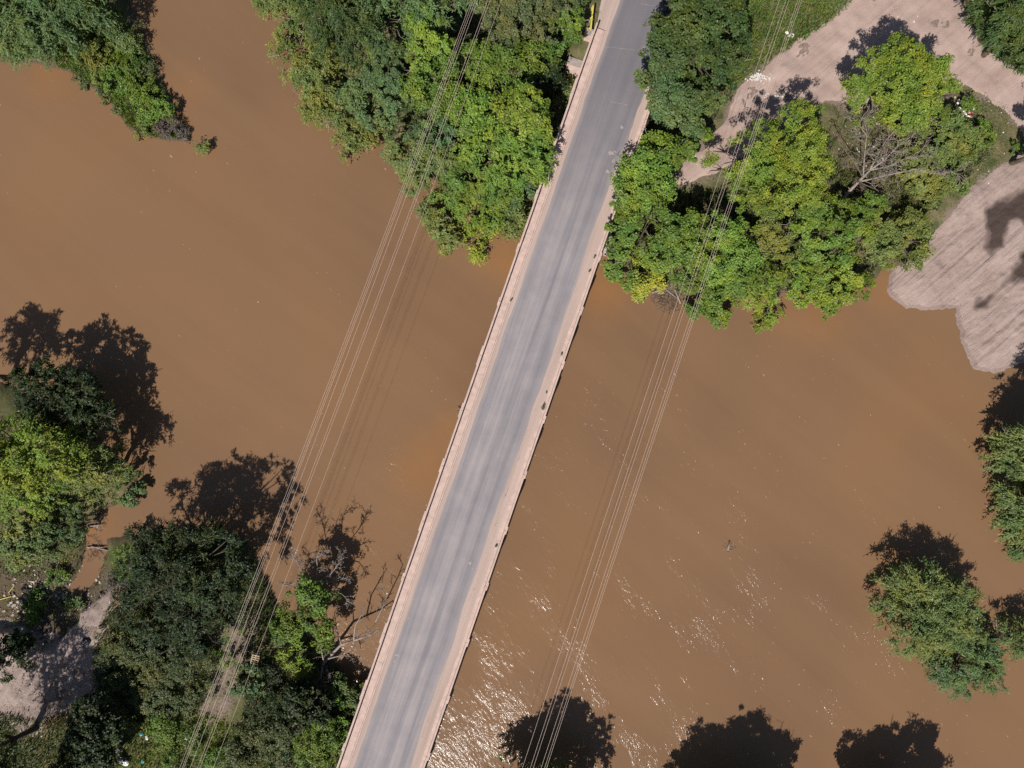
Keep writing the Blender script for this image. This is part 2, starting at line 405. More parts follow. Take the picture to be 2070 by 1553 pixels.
go = mesh_obj('ground', np.stack([GX.ravel(), GY.ravel(), GH.ravel()], -1), grid_faces(len(gx), len(gy)), MAT['ground'], None, True,
              {'veg': np.clip(veg, 0, 1).ravel(), 'wet': wet.ravel()})
tag(go, 'brown soil and dry grass of the river banks', None, None, 'structure')
# river surface
wx = np.array([-2600, -400, -90, 90, 400, 2600.]); WX, WY = np.meshgrid(wx, wx)
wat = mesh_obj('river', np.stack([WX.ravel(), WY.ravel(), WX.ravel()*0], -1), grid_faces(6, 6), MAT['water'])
tag(wat, 'wide muddy brown river in flood under the bridge', None, None, 'structure')

def overlay(name, poly, mat, step, lift=.05, wob=.9, wf=.35, extra=None, attrs=None, bbox=None, seed=21):
    """a sheet that lies on the terrain inside poly and dips under it at its uneven edge"""
    q = np.array(poly)
    lo, hi = q.min(0)-1.5, q.max(0)+1.5
    if bbox: lo = np.maximum(lo, bbox[0]); hi = np.minimum(hi, bbox[1])
    x = np.arange(lo[0], hi[0], step); y = np.arange(lo[1], hi[1], step)
    X, Y = np.meshgrid(x, y)
    d = sdf(X, Y, poly)+fbm(X*wf, Y*wf, seed, 4)*wob*2
    H = terrain_h(X, Y)+np.clip(d*.18, -.12, lift)
    if extra is not None: H = H+extra(X, Y, d)
    F = grid_faces(len(x), len(y)); keep = (d.ravel()[F] > -.75).any(1); F = F[keep]
    used = np.unique(F); remap = np.zeros(X.size, np.int64); remap[used] = np.arange(len(used))
    A = {k: v(X, Y).ravel()[used] for k, v in (attrs or {}).items()}
    return mesh_obj(name, np.stack([X.ravel(), Y.ravel(), H.ravel()], -1)[used], remap[F], mat, None, True, A)
def ruts(X, Y, d):
    c, s = math.cos(R(42)), math.sin(R(42)); a = X*c+Y*s; b = -X*s+Y*c
    r = fbm(a*.05, b*1.7, 31, 3)*.50+fbm(a*1.3, b*2.2, 37, 3)*.26
    hh = terrain_h(X, Y)
    return (np.maximum(r, -.16)+.15)*np.clip(d*.5, 0, 1)*np.clip(hh*2.2, 0, 1)
W1 = pp([(1985, 425), (2010, 408), (2045, 398), (2070, 380), (2130, 370), (2130, 480), (2070, 455), (2045, 447), (2030, 470), (2025, 500), (2003, 515), (1988, 500), (1992, 470)], 1.0)
W2 = pp([(2070, 500), (2130, 470), (2130, 600), (2070, 580), (2050, 585), (2020, 600), (2005, 625), (1985, 630), (1960, 625), (1990, 600), (2030, 560)], 1.0)
def wetf(X, Y):
    p = np.maximum(sdf(X, Y, W1)-.1, sdf(X, Y, W2)-.5+fbm(X*.5, Y*.5, 88, 3)*2.2)
    return np.maximum(np.clip(.5+p*.8+fbm(X*.9, Y*.9, 8, 4)*.9, 0, 1), np.clip((.10-terrain_h(X, Y)+fbm(X*.9, Y*.9, 18, 4)*.10)/.12, 0, .36))
bb = ((-90, -60), (82, 62))
tr = overlay('dirt_track', TRACK, MAT['track_dirt'], .3, .05, .8, extra=lambda X, Y, d: fbm(X*.35, Y*.35, 12, 3)*.22*np.clip(d, 0, 1), bbox=bb)
tag(tr, 'pinkish dirt track curving between the trees', None, None, 'structure')
sd = overlay('sandbank', SAND, MAT['sand'], .17, .05, .5, extra=ruts, attrs={'wet': wetf}, bbox=bb)
tag(sd, 'pinkish sandbank scored by parallel ruts beside the river', None, None, 'structure')

dc = overlay('dirt_clearing', SWSAND, MAT['clearing'], .22, .06, 1.3, .5, extra=lambda X, Y, d: (fbm(X*1.3, Y*1.3, 22, 4)*.30+fbm(X*.4, Y*.4, 25, 3)*.35)*np.clip(d, 0, 1), bbox=bb)
tag(dc, 'rough pale dirt clearing in broken shade at the left edge', None, None, 'structure')
# ------------------------------------------------------------------ road and bridge
def strip(name, s0, s1, uL, uR, z, mat, ds=.3, nu=2, parent=None, attrs=False, thick=0.0):
    S = np.arange(s0, s1+ds, ds); V = []; E = []
    for s in S:
        a, b = uL(s), uR(s); zz = z(s) if callable(z) else z
        for k in range(nu):
            t = k/(nu-1); V.append(B(s, a+(b-a)*t, zz))
            E.append(max(0, 1-min(t, 1-t)*(b-a)/.35))
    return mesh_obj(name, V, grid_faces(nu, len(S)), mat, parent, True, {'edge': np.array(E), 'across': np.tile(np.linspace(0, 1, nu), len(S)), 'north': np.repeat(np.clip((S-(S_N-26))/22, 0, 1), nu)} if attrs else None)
hb = BW/2
def nz(s, f, seed, a): return float(fbm(np.array([s*f]), np.array([seed*3.7]), seed, 4)[0])*a
road_l = lambda s: (-hb+1.62 if s < S_N-4 else -hb+1.62+min(.8, (s-S_N+4)*.1)*0) + nz(s, .35, 41, .34)
road_r = lambda s: hb-1.55 + nz(s, .22, 43, .5) + (min(.9, max(0, s-S_N+16)*.05))
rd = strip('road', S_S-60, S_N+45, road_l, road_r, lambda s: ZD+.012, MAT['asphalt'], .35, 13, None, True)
tag(rd, 'worn grey asphalt road running over the bridge', None, None, 'structure')
sh = strip('road_shoulder', S_N+.05, S_N+45, lambda s: -hb+.1-min(1.5, (s-S_N)*.15)+nz(s, .3, 45, .6), lambda s: hb+.3+nz(s, .3, 46, .6), lambda s: ZD-.02, MAT['dust'], .4, 5)
tag(sh, 'dusty dirt shoulder of the road beyond the bridge', None, None, 'structure')
sh2 = strip('road_shoulder', S_S-60, S_S-.05, lambda s: -hb-.8, lambda s: hb+.8, lambda s: ZD-.02, MAT['dust'], .8, 5)
tag(sh2, 'dusty dirt shoulder at the near bridge end', None, None, 'structure')

br = empty('bridge', tuple(B((S_N+S_S)/2, 0, 0)))
tag(br, 'long straight concrete road bridge with low parapets crossing the river', 'bridge')
L = S_N-S_S; sc = (S_N+S_S)/2
def bbox_part(name, u, wd, z0, z1, s0=S_S, s1=S_N, mat='concrete', parent=br):
    return MB().box(B((s0+s1)/2, u, (z0+z1)/2), (s1-s0, wd, z1-z0), AX).build(name, MAT[mat], parent)
bbox_part('deck_slab', 0, BW-.06, ZD-.42, ZD-.004)
for u in (-2.9, -1, 1, 2.9): bbox_part('girder', u, .5, ZD-1.35, ZD-.42, S_S+.2, S_N-.2)
PW = .19
# footways with chipped kerb edges, built as long slabs with real joints
for side in (-1, 1):
    wdt = .80 if side < 0 else .78
    n = 26; seg = L/n
    for i in range(n):
        bbox_part('footway_slab', side*(hb-PW-wdt/2), wdt, ZD-.003, ZD+.17+.012*random.random(), S_S+i*seg+.006, S_S+(i+1)*seg-.006)
    bbox_part('kerb', side*(hb-PW-wdt-.105), .13, ZD-.003, ZD+.155, S_S, S_N)
# dust blown against the kerbs
strip('dust_drift', S_S, S_N, lambda s: -hb+PW+.98+nz(s, .4, 51, .05), lambda s: road_l(s)+.10, ZD+.006, MAT['dust'], .35, 3, br)
strip('dust_drift', S_S, S_N, lambda s: road_r(s)-.10, lambda s: hb-PW-.96, ZD+.006, MAT['dust'], .35, 3, br)
strip('dust_drift', S_S, S_N, lambda s: hb-PW-1.05+nz(s, .5, 53, .35), lambda s: hb-PW-.35+nz(s, .3, 54, .5), ZD+.196, MAT['dust'], .35, 3, br)
# parapets: wall, coping and outer pilasters
for side in (-1, 1):
    s1 = S_N if side < 0 else bs(1304, 220)
    bbox_part('parapet_wall', side*(hb-PW/2), PW-.05, ZD-.5, ZP-.06, S_S, s1)
    seg = 6.35; k = 0
    ph = bs(1189, 632) if side > 0 else bs(975, 720)
    s = ph - math.floor((ph-S_S)/seg)*seg
    edges = [S_S]+list(np.arange(s, s1, seg))+[s1]
    for a, b in zip(edges[:-1], edges[1:]):
        if b-a > .3: bbox_part('coping', side*(hb-PW/2)+random.uniform(-.012, .012), PW+random.uniform(-.012, .02), ZP-.06, ZP+random.uniform(0, .02), a+.02, b-.02)
    for q in edges[1:-1]:
        ln = .85 if side > 0 else random.choice([.85, 1.6, 2.2])
        bbox_part('pilaster', side*(hb+.055), .13, ZD-.6, ZP-.03-.02*random.random(), q-ln/2, q+ln/2)
# piers
for px_, py_ in ((930, 845),):
    s0 = bs(px_, py_)
    for k in range(-4, 5):
        s = s0+k*15.2
        if not (S_S+3 < s < S_N-3): continue
        V = []; nn = 10
        ring = []
        for t in range(nn+1): a = -math.pi/2+math.pi*t/nn; ring.append((hb-1.1+.5*math.cos(a), .5*math.sin(a)))
        for t in range(nn+1): a = math.pi/2+math.pi*t/nn; ring.append((-(hb-1.1)+.5*math.cos(a), .5*math.sin(a)))
        N = len(ring); base = B(s, 0, 0)
        for zz in (-2.0, ZD-1.75): V += [B(s+b, a, zz) for a, b in ring]
        F = [(i, (i+1) % N, N+(i+1) % N, N+i) for i in range(N)]+[tuple(range(N))[::-1], tuple(range(N, 2*N))]
        mesh_obj('pier', V, F, MAT['concrete_grey'], br)
        bbox_part('pier_cap', 0, BW-.8, ZD-1.75, ZD-1.35, s-.75, s+.75, 'concrete_grey')
# abutments
bbox_part('abutment', 0, BW-.2, -1.5, ZD-1.36, S_N-2.2, S_N-.3, 'concrete_grey')
bbox_part('abutment', 0, BW-.2, -1.5, ZD-1.36, S_S+.3, S_S+2.2, 'concrete_grey')
# transverse joints and stains on the road
def patch(px, py, lx, ly, mat, name, label=None):
    s = bs(px, py, ZD); u = float(np.dot(P(px, py, ZD)-O0, NR))
    n = 14; ph = random.random()*6; V = []
    for t in range(n):
        a = 2*math.pi*t/n; k = 1+.22*math.sin(2*a+ph)+.15*math.sin(3*a+2*ph)
        V.append(B(s+ly*k*math.sin(a), u+lx*k*math.cos(a), ZD+.018))
    return mesh_obj(name, V, [tuple(range(n))], MAT[mat], rd)
for a in ((831, 1232, .24, .30), (835, 1212, .15, .18), (826, 1250, .16, .2), (798, 1337, .2, .2), (803, 1325, .3, .15), (950, 1139, .22, .18), (955, 1150, .1, .1), (1257, 258, .25, .2), (1236, 310, .45, .3),
          (1240, 325, .2, .3), (1228, 347, .3, .2), (1243, 308, .2, .2)):
    patch(a[0], a[1], a[2]*.8, a[3]*.8, 'concrete_grey', 'repair_patch')
for a, b in (((1226, 95), (1302, 104)), ((1236, 205), (1268, 213)), ((1296, 8), (1320, 12))):
    p, q = P(*a, ZD), P(*b, ZD); d = q-p; n = 8
    V = []
    for t in range(n+1):
        c = p+d*t/n+np.array([0, 0, .016]); wv = random.uniform(.008, .03); off = AX*random.uniform(-.06, .06)
        V += [c+off+AX*wv, c+off-AX*wv]
    mesh_obj('expansion_joint', V, [(2*t, 2*t+1, 2*t+3, 2*t+2) for t in range(n)], MAT['concrete_grey'], rd)

# ------------------------------------------------------------------ foliage
# style: leaf length, width, clump radius, leaves per clump, clumps per m2 of lobe, flatten, mode
STYLE = {
 'leafy':  dict(L=.25, W=.165, rc=.50, n=56, dens=4.8, fl=.60, mode='ball'),
 'fine':   dict(L=.22, W=.135, rc=.50, n=56, dens=5.0, fl=.40, mode='ball'),
 'willow': dict(L=.36, W=.095, rc=.95, n=63, dens=4.2, fl=.5, mode='spray'),
 'feather': dict(L=.27, W=.11, rc=.75, n=56, dens=4.8, fl=.5, mode='spray'),
 'weed':   dict(L=.24, W=.11, rc=.42, n=28, dens=6.0, fl=.6, mode='ball'),
}
def leaves_at(C, OUT, st, g, tint):
    """C clump centres, OUT unit outward directions -> leaf rhombi"""
    k = len(C); n = st['n']; rc = st['rc']
    if st['mode'] == 'ball':
        d = g.normal(size=(k, n, 3)); d /= np.linalg.norm(d, axis=2, keepdims=True)
        d *= (g.random((k, n, 1))**.45)*rc*g.uniform(.65, 1.25, (k, 1, 1)); d[..., 2] *= st['fl']
        pos = C[:, None, :]+d
        nrm = np.array([-.12, -.25, .80])+OUT[:, None, :]*.40+g.normal(size=(k, n, 3))*.38
        ax = g.normal(size=(k, n, 3))
    else:
        nt_ = 7; m = n//nt_
        tw = OUT[:, None, :]*.9+g.normal(size=(k, nt_, 3))*.55; tw[..., 2] = tw[..., 2]*.35+.05
        tw /= np.linalg.norm(tw, axis=2, keepdims=True)
        ln = rc*g.uniform(.6, 1.35, (k, nt_, 1, 1))
        t = (np.arange(m)+.5)/m
        p = C[:, None, None, :]+tw[:, :, None, :]*(ln*t[None, None, :, None])
        p[..., 2] -= (ln[..., 0]*t[None, None, :]**2)*.55
        p += g.normal(size=p.shape)*.055*rc*1.6
        pos = p.reshape(k, nt_*m, 3); n = nt_*m
        ax = (tw[:, :, None, :]+g.normal(size=(k, nt_, m, 3))*.45).reshape(k, n, 3); ax[..., 2] -= .25
        nrm = np.array([-.12, -.25, .85])+OUT[:, None, :]*.25+g.normal(size=(k, n, 3))*.38
    pos = pos.reshape(-1, 3); nrm = nrm.reshape(-1, 3); ax = ax.reshape(-1, 3)
    nrm /= np.linalg.norm(nrm, axis=1, keepdims=True)
    ax -= nrm*np.sum(ax*nrm, 1, keepdims=True); ax /= np.linalg.norm(ax, axis=1, keepdims=True)+1e-9
    bx = np.cross(nrm, ax); sz = g.uniform(.7, 1.3, (len(pos), 1))
    a = ax*st['L']/2*sz; b = bx*st['W']/2*sz
    V = np.stack([pos-a, pos+b-a*.1, pos+a, pos-b-a*.1], 1).reshape(-1, 3)
    T = np.clip(np.repeat(tint, n)+g.normal(size=len(pos))*.17, 0, 1)
    return V, np.repeat(T, 4)
def crown_mesh(lobes, st, g, ragged=.2):
    Cs, Os, Ts = [], [], []
    for (c, r, rz) in lobes:
        k = max(5, int(st['dens']*math.pi*r*r))
        d = g.normal(size=(k, 3)); d /= np.linalg.norm(d, axis=1, keepdims=True)
        d[:, 2] = np.where(d[:, 2] < -.25, -d[:, 2], d[:, 2])
        rad = r*(.45+.53*g.random(k)**.55)*(1+ragged*(g.random(k)**3)*1.6)
        lump = 1+.16*np.sin(d[:, 0]*5+c[0]*3)*np.sin(d[:, 1]*5+c[1]*2)
        C = np.array(c)+d*(rad*lump)[:, None]*np.array([1, 1, rz/r])
        nv = fbm(C[:, 0]*.62+7, C[:, 1]*.62+3, 61, 3)
        C[:, 2] += np.clip(nv, -.3, .3)*min(2.6, rz*1.3)
        keep = nv > -.10+g.normal(size=k)*.04
        if keep.sum() < 4: keep[:] = True
        C, d = C[keep], d[keep]; k = len(C)
        Cs.append(C); Os.append(d); lt = g.normal()*.10
        Ts.append(np.clip(.48+lt+g.normal(size=k)*.13+d[:, 2]*.04, 0, 1))
    return leaves_at(np.concatenate(Cs), np.concatenate(Os), st, g, np.concatenate(Ts))
def branchy(b, p, d, length, rad, depth, g, droop=0.0, curl=.35, kids=3):
    pts = [np.array(p, float)]; d = np.array(d, float); d /= np.linalg.norm(d); n = 5
    for i in range(n):
        d = d+g.normal(size=3)*curl/n*1.6+np.array([0, 0, -droop/n]); d /= np.linalg.norm(d); pts.append(pts[-1]+d*length/n)
    b.tube(pts, list(np.linspace(rad, max(.018, rad*.35), n+1)), 5 if rad > .04 else 4)
    if depth > 0:
        for k in range(kids):
            i = int(g.integers(2, n+1)); q = g.normal(size=3); q[2] *= .6
            dd = d+q*.75
            branchy(b, pts[i], dd, length*g.uniform(.4, .7), max(.022, rad*.5), depth-1, g, droop, curl, kids)
    return pts
NLEAF = [0]
def leaf_obj(name, V, T, mat, parent=None):
    NLEAF[0] += len(V)//4
    return mesh_obj(name, V, np.arange(len(V)).reshape(-1, 4), MAT[mat], parent, False, {'tint': T})
def scale_px(z): return FPX/(CAM_H-z)
TREES = []
def tree(name, label, cat, lobes, style, pal, group=None, seed=None, trunk=True, tall=1.0, base=None, ragged=.2):
    """lobes: (photo x, photo y, radius in photo pixels, height of the lobe's middle)"""
    g = np.random.default_rng(seed if seed is not None else len(TREES)*13+5)
    st = dict(STYLE[style]); W = []
    kf = g.uniform(.78, 1.25); st['rc'] *= kf; st['dens'] /= kf**1.2; lf = g.uniform(.85, 1.18); st['L'] *= lf; st['W'] *= lf; st['n'] = int(st['n']/lf**.8)
    for (px, py, rp, z) in lobes:
        g0 = G(px, py); zc = max(g0[2], 0)+z
        c = P(px, py, zc); r = rp/scale_px(zc)*.98
        W.append((c, r, min(r*.8, max(z*.85, .3))))
    cen = np.mean([c for c, r, _ in W], 0)
    if base is None:
        i = int(np.argmin([np.linalg.norm(c[:2]-cen[:2]) for c, r, _ in W])); bx, by = W[i][0][:2]*.6+cen[:2]*.4
    else: bx, by = G(*base)[:2]
    bz = hz(bx, by)
    o = empty(name, (bx, by, bz)); tag(o, label, cat, group)
    V, T = crown_mesh(W, st, g, ragged)
    leaf_obj('crown', V, T, 'f_'+pal, o)
    if trunk:
        b = MB(); H = max(c[2] for c, _, _ in W)-bz; rr = .035*H+.05
        fork = np.array([bx+g.normal()*.15, by+g.normal()*.15, bz+H*.38])
        b.tube([(bx, by, bz-.4), (bx, by, bz+.1), (np.array([bx, by, bz])+fork)/2+np.array([g.normal()*.08, g.normal()*.08, 0]), fork], [rr*1.5, rr*1.15, rr, rr*.85], 7)
        for c, r, rz in W:
            mid = (fork+c)/2+np.array([g.normal()*.2, g.normal()*.2, .1*H]); end = c+np.array([0, 0, rz*.3])
            b.tube([fork, mid, end], [rr*.7, rr*.45, .03], 5)
            for q in range(3):
                a = g.random()*6.28; e = c+np.array([math.cos(a)*r*.8, math.sin(a)*r*.8, rz*.45])
                b.tube([(mid+c)/2, (c+e)/2+np.array([0, 0, .1]), e], [rr*.32, rr*.2, .015], 4)
        b.build('trunk', MAT['bark'], o, True)
        if cat == 'tree' and g.random() < .75:
            for q in range(int(g.integers(2, 6))):
                b = MB(); c, r, rz = W[int(g.integers(len(W)))]; a = g.random()*6.28; f0 = g.uniform(.45, .9)
                p = c+np.array([math.cos(a)*r*f0, math.sin(a)*r*f0, rz*math.sqrt(max(0, 1-f0*f0))*.9])
                branchy(b, p, (math.cos(a+g.normal()*.7), math.sin(a+g.normal()*.7), .15), g.uniform(.6, 1.5), .028, 1, g, 0, .6, 3)
                b.build('bare_twig', MAT['dead_wood'], o)
    TREES.append(o); return o
GN, GR, GS, GO = 'trees on the far left bank above the bridge', 'trees on the far right bank above the bridge', 'trees on the lower left bank', 'trees at the edge of the picture'
T = lambda *a, **k: tree(*a, **k)
# spit at the top left
T('willow_tree', 'dark blue-green willow in the top left corner on the spit', 'tree', [(40, 40, 72, 4.2), (105, 62, 58, 4.4), (60, 95, 46, 3.2), (150, 30, 60, 4.4), (205, 15, 42, 3.6), (10, -10, 80, 5), (120, -40, 90, 5.2), (20, 100, 26, 2.4)], 'willow', 'blue', 'plants on the spit')
T('shrub', 'yellow-green shrub beside the corner willow on the spit', 'shrub', [(180, 115, 30, .8), (195, 140, 26, .6), (205, 95, 22, .7)], 'weed', 'olive', 'plants on the spit')
T('shrub', 'grey-green shrub on the right edge of the spit', 'shrub', [(245, 75, 30, 1.1), (265, 92, 24, 1.0), (232, 55, 24, 1.0)], 'weed', 'grey', 'plants on the spit')
T('shrub', 'bright green bush at the middle of the spit beside the white tub', 'shrub', [(232, 165, 30, .6), (270, 130, 26, .6), (238, 130, 24, .5), (285, 180, 32, .7)], 'weed', 'mid', 'plants on the spit')
T('shrub', 'bright green bush near the tip of the spit', 'shrub', [(285, 215, 34, .8), (262, 195, 26, .6), (300, 235, 24, .7)], 'weed', 'bright', 'plants on the spit')
T('shrub', 'small dark green shrub on the spit above its tip', 'shrub', [(335, 222, 20, .8), (318, 205, 18, .8), (345, 238, 14, .6)], 'weed', 'mid', 'plants on the spit')
T('shrub', 'brown twiggy dry shrub at the tip of the spit', 'shrub', [(342, 258, 26, .5), (365, 272, 18, .35), (325, 262, 16, .4)], 'weed', 'twig', 'plants on the spit')
T('shrub', 'pale yellow-green shrub drooping at the lower edge of the spit', 'shrub', [(284, 262, 20, .5), (290, 248, 15, .5)], 'weed', 'olive', 'plants on the spit')
T('shrub', 'dry brown fringe of shrub along the lower shore of the spit', 'shrub', [(150, 148, 14, .3), (172, 165, 14, .3), (195, 180, 14, .3), (215, 200, 13, .3), (238, 222, 12, .3)], 'weed', 'brown', 'plants on the spit', trunk=False)
T('shrub', 'dry grey shrub on the right shore of the spit', 'shrub', [(296, 140, 18, .4), (306, 128, 12, .4), (278, 55, 14, .5)], 'weed', 'brown', 'plants on the spit')
T('shrub', 'small lone bush standing in the water off the spit', 'shrub', [(410, 302, 14, .7), (420, 296, 10, .8), (402, 297, 8, .6)], 'weed', 'olive', 'plants on the spit')
# far left bank
T('willow_tree', 'olive willow overhanging the water at the top edge', 'tree', [(540, 6, 30, 1.8), (580, 2, 34, 2), (520, -8, 26, 1.8), (610, 8, 24, 2)], 'feather', 'olive', GN)
T('willow_tree', 'olive willow between the top edge and the brown inlet', 'tree', [(618, 45, 28, 2), (590, 72, 26, 2), (572, 92, 24, 1.8), (605, 100, 26, 2)], 'feather', 'olive', GN, base=(612, 75))
T('willow_tree', 'wide olive willow leaning out from the far left bank', 'tree', [(600, 125, 40, 2.4), (645, 118, 42, 2.6), (675, 140, 32, 2.2), (625, 155, 34, 2.2), (580, 105, 22, 2)], 'feather', 'olive', GN, base=(660, 140))
T('willow_tree', 'olive willow below the widest one, reaching over the river', 'tree', [(645, 195, 36, 2), (662, 172, 30, 2.2), (632, 225, 24, 1.8), (660, 235, 26, 1.8), (680, 205, 22, 2)], 'feather', 'olive', GN, base=(690, 200))
T('willow_tree', 'small pale olive willow with bare twig ends at the water', 'tree', [(715, 258, 32, 1.8), (700, 285, 22, 1.4), (742, 250, 26, 2), (705, 308, 12, 1), (740, 285, 18, 1.4)], 'feather', 'olive', GN, base=(745, 262))
T('pepper_tree', 'large dark blue-green tree at the top of the far left bank', 'tree', [(690, 45, 58, 6), (640, 20, 36, 5), (682, 90, 40, 5), (700, 130, 26, 4.5), (720, 0, 66, 6.5), (660, 60, 30, 5), (740, 60, 36, 6)], 'willow', 'dark', GN)
T('pepper_tree', 'dark tree above the grey-green one, cut by the top edge', 'tree', [(790, 10, 55, 6.5), (850, -5, 55, 6.5), (820, 45, 40, 6), (770, -20, 60, 6.5), (900, 10, 42, 6.5), (930, -20, 40, 6.5)], 'willow', 'blue', GN)
T('leafy_tree', 'tall grey-green tree in the middle of the far left bank', 'tree', [(790, 125, 48, 6.2), (762, 160, 36, 5.6), (810, 85, 38, 6), (775, 105, 36, 6), (800, 180, 44, 5.8), (785, 225, 36, 5)], 'fine', 'blue', GN)
T('leafy_tree', 'dark grey-green tree between the olive willows and the grey-green tree', 'tree', [(715, 165, 32, 4.2), (730, 205, 34, 4), (705, 190, 26, 3.8), (750, 235, 28, 4), (740, 180, 26, 4.4)], 'fine', 'blue', GN)
T('leafy_tree', 'bright green tree with a sunlit crown left of the wires', 'tree', [(855, 58, 34, 6.8), (880, 95, 36, 6.8), (838, 95, 30, 6.4), (895, 80, 24, 6.4), (850, 130, 38, 6.4)], 'leafy', 'bright', GN)
T('leafy_tree', 'green tree under the wires below the brightest crown', 'tree', [(890, 160, 36, 6.2), (850, 180, 40, 6), (915, 190, 26, 5.8), (905, 130, 24, 6.2), (870, 215, 36, 5.8)], 'leafy', 'mid', GN)
T('acacia_tree', 'broad olive-brown tree at the top edge left of the road', 'tree', [(1030, 40, 56, 5.5), (1085, 20, 50, 5.5), (990, 22, 36, 5.4), (1095, 58, 36, 5.2), (1050, -10, 60, 5.8), (1020, 75, 34, 5), (1130, -5, 36, 5.4)], 'fine', 'brown', GN)
T('leafy_tree', 'dense green tree beside the yellow guard rail', 'tree', [(1136, 60, 34, 4.2), (1150, 28, 30, 4.2), (1155, 84, 22, 3.6), (1122, 92, 24, 3.8), (1160, 55, 20, 3.8), (1158, 2, 30, 4.2)], 'leafy', 'mid', GN)
T('leafy_tree', 'feathery green tree in front of the dark gap near the road', 'tree', [(1020, 130, 42, 5), (978, 138, 38, 5), (1062, 118, 34, 4.8), (1000, 165, 28, 4.6), (950, 118, 26, 4.8), (1090, 105, 26, 4.6)], 'feather', 'mid', GN)
T('leafy_tree', 'dark shaded tree beside the concrete pedestal', 'tree', [(1100, 140, 34, 2.8), (1118, 168, 26, 2.2), (1105, 112, 22, 3), (1092, 168, 22, 2)], 'leafy', 'deep', GN)
T('leafy_tree', 'small pale bush against the bridge parapet below the pedestal', 'shrub', [(1148, 185, 15, 1.2), (1140, 200, 13, 1), (1152, 172, 12, 1.4)], 'weed', 'grey', GN)
T('leafy_tree', 'lime-topped round tree on the far left bank next to the bridge', 'tree', [(1055, 205, 36, 6.4), (1080, 240, 36, 6.2), (1025, 225, 36, 6.2), (1058, 262, 40, 6), (1095, 275, 22, 5.4), (1010, 250, 26, 5.6)], 'leafy', 'lime', GN)
T('leafy_tree', 'yellow-tinged tree crossed by the wires in the far left trees', 'tree', [(925, 215, 32, 5.6), (945, 190, 26, 5.6), (955, 230, 28, 5.4), (900, 190, 24, 5.6), (975, 205, 22, 5.2), (940, 250, 26, 5.2)], 'leafy', 'bright', GN)
T('leafy_tree', 'broad mid-green tree just left of the bridge above the shore', 'tree', [(985, 290, 46, 5.4), (1035, 320, 46, 5), (1080, 310, 34, 4.8), (1000, 340, 44, 4.8), (950, 300, 34, 5.2), (1090, 345, 24, 3.8), (1060, 350, 34, 4.2)], 'feather', 'bright', GN)
T('willow_tree', 'grey-green willow at the water below the left wires', 'tree', [(850, 290, 42, 4.6), (825, 330, 38, 4.2), (868, 345, 40, 4.2), (900, 320, 34, 4.6), (812, 285, 30, 4.6), (840, 375, 26, 3.2), (800, 305, 22, 3.8)], 'feather', 'grey', GN)
T('willow_tree', 'mid-green willow between the wires and the brown water gap', 'tree', [(880, 265, 34, 5), (840, 250, 34, 5), (805, 262, 24, 4.8), (910, 275, 26, 5)], 'feather', 'blue', GN)
T('leafy_tree', 'green tree with drooping edge above the olive fringe', 'tree', [(945, 360, 36, 4.2), (985, 375, 40, 4), (1025, 385, 34, 3.6), (920, 385, 28, 3.6), (895, 385, 28, 3.4), (970, 335, 34, 4.6)], 'feather', 'mid', GN)
T('leafy_tree', 'pale glossy bush pressed against the bridge above the shore', 'shrub', [(1055, 372, 28, 2.4), (1035, 398, 24, 2), (1072, 392, 16, 1.8), (1068, 360, 18, 2.6)], 'leafy', 'blue', GN)
T('willow_tree', 'olive willow fringe hanging over the water left of the bridge', 'tree', [(955, 412, 32, 2.6), (985, 430, 34, 2.4), (930, 405, 20, 2.4), (958, 445, 22, 1.8), (995, 452, 22, 1.8), (962, 480, 20, 1.4), (972, 505, 16, 1.2), (965, 515, 10, 1)], 'feather', 'lime', GN, base=(975, 425))
T('willow_tree', 'small olive willow at the leftmost tip of the fringe', 'tree', [(868, 430, 22, 1.8), (895, 465, 26, 1.6), (910, 482, 20, 1.3), (880, 445, 20, 1.8), (898, 500, 13, 1)], 'feather', 'olive', GN, base=(890, 440))
T('willow_tree', 'olive bush at the shore touching the left of the bridge', 'shrub', [(1038, 425, 28, 2), (1055, 440, 20, 1.6), (1015, 412, 20, 2.2), (1030, 465, 20, .8), (1048, 470, 12, .7)], 'feather', 'olive', GN)
# far right bank
T('acacia_tree', 'big dense dark green tree right of the road at the top', 'tree', [(1400, 60, 62, 5.6), (1455, 45, 54, 5.6), (1345, 110, 50, 5.4), (1415, 140, 62, 5.8), (1380, 20, 52, 5.6), (1470, 110, 46, 5.2), (1395, 195, 46, 5), (1350, 60, 40, 5.4), (1440, 190, 38, 4.6), (1430, -10, 60, 5.6)], 'fine', 'dark', GR)
T('leafy_tree', 'grey-green tree hanging over the road edge', 'tree', [(1350, 190, 46, 4.4), (1375, 235, 42, 4.2), (1318, 165, 28, 4.4), (1300, 150, 20, 4.2), (1345, 230, 34, 3.8), (1395, 262, 30, 3.6), (1330, 140, 26, 4.6)], 'leafy', 'blue', GR)
T('leafy_tree', 'small green tree at the dirt track mouth beside the road', 'tree', [(1390, 300, 30, 2.6), (1365, 305, 28, 2.8), (1345, 330, 26, 2.6), (1415, 275, 22, 2.4)], 'leafy', 'mid', GR)
T('leafy_tree', 'bright green leafy tree pressed against the right of the bridge', 'tree', [(1295, 340, 44, 4.6), (1285, 385, 42, 4.4), (1325, 300, 36, 4.6), (1330, 370, 38, 4.4), (1260, 360, 24, 4), (1310, 420, 38, 4), (1262, 415, 26, 3.8)], 'leafy', 'bright', GR)
T('leafy_tree', 'green tree on the shore under the bright one beside the bridge', 'tree', [(1262, 460, 34, 3.8), (1300, 470, 42, 3.8), (1250, 500, 26, 3.2), (1285, 510, 36, 3.4), (1250, 545, 26, 2.2), (1275, 560, 24, 2), (1240, 555, 16, 1.8)], 'leafy', 'mid', GR)
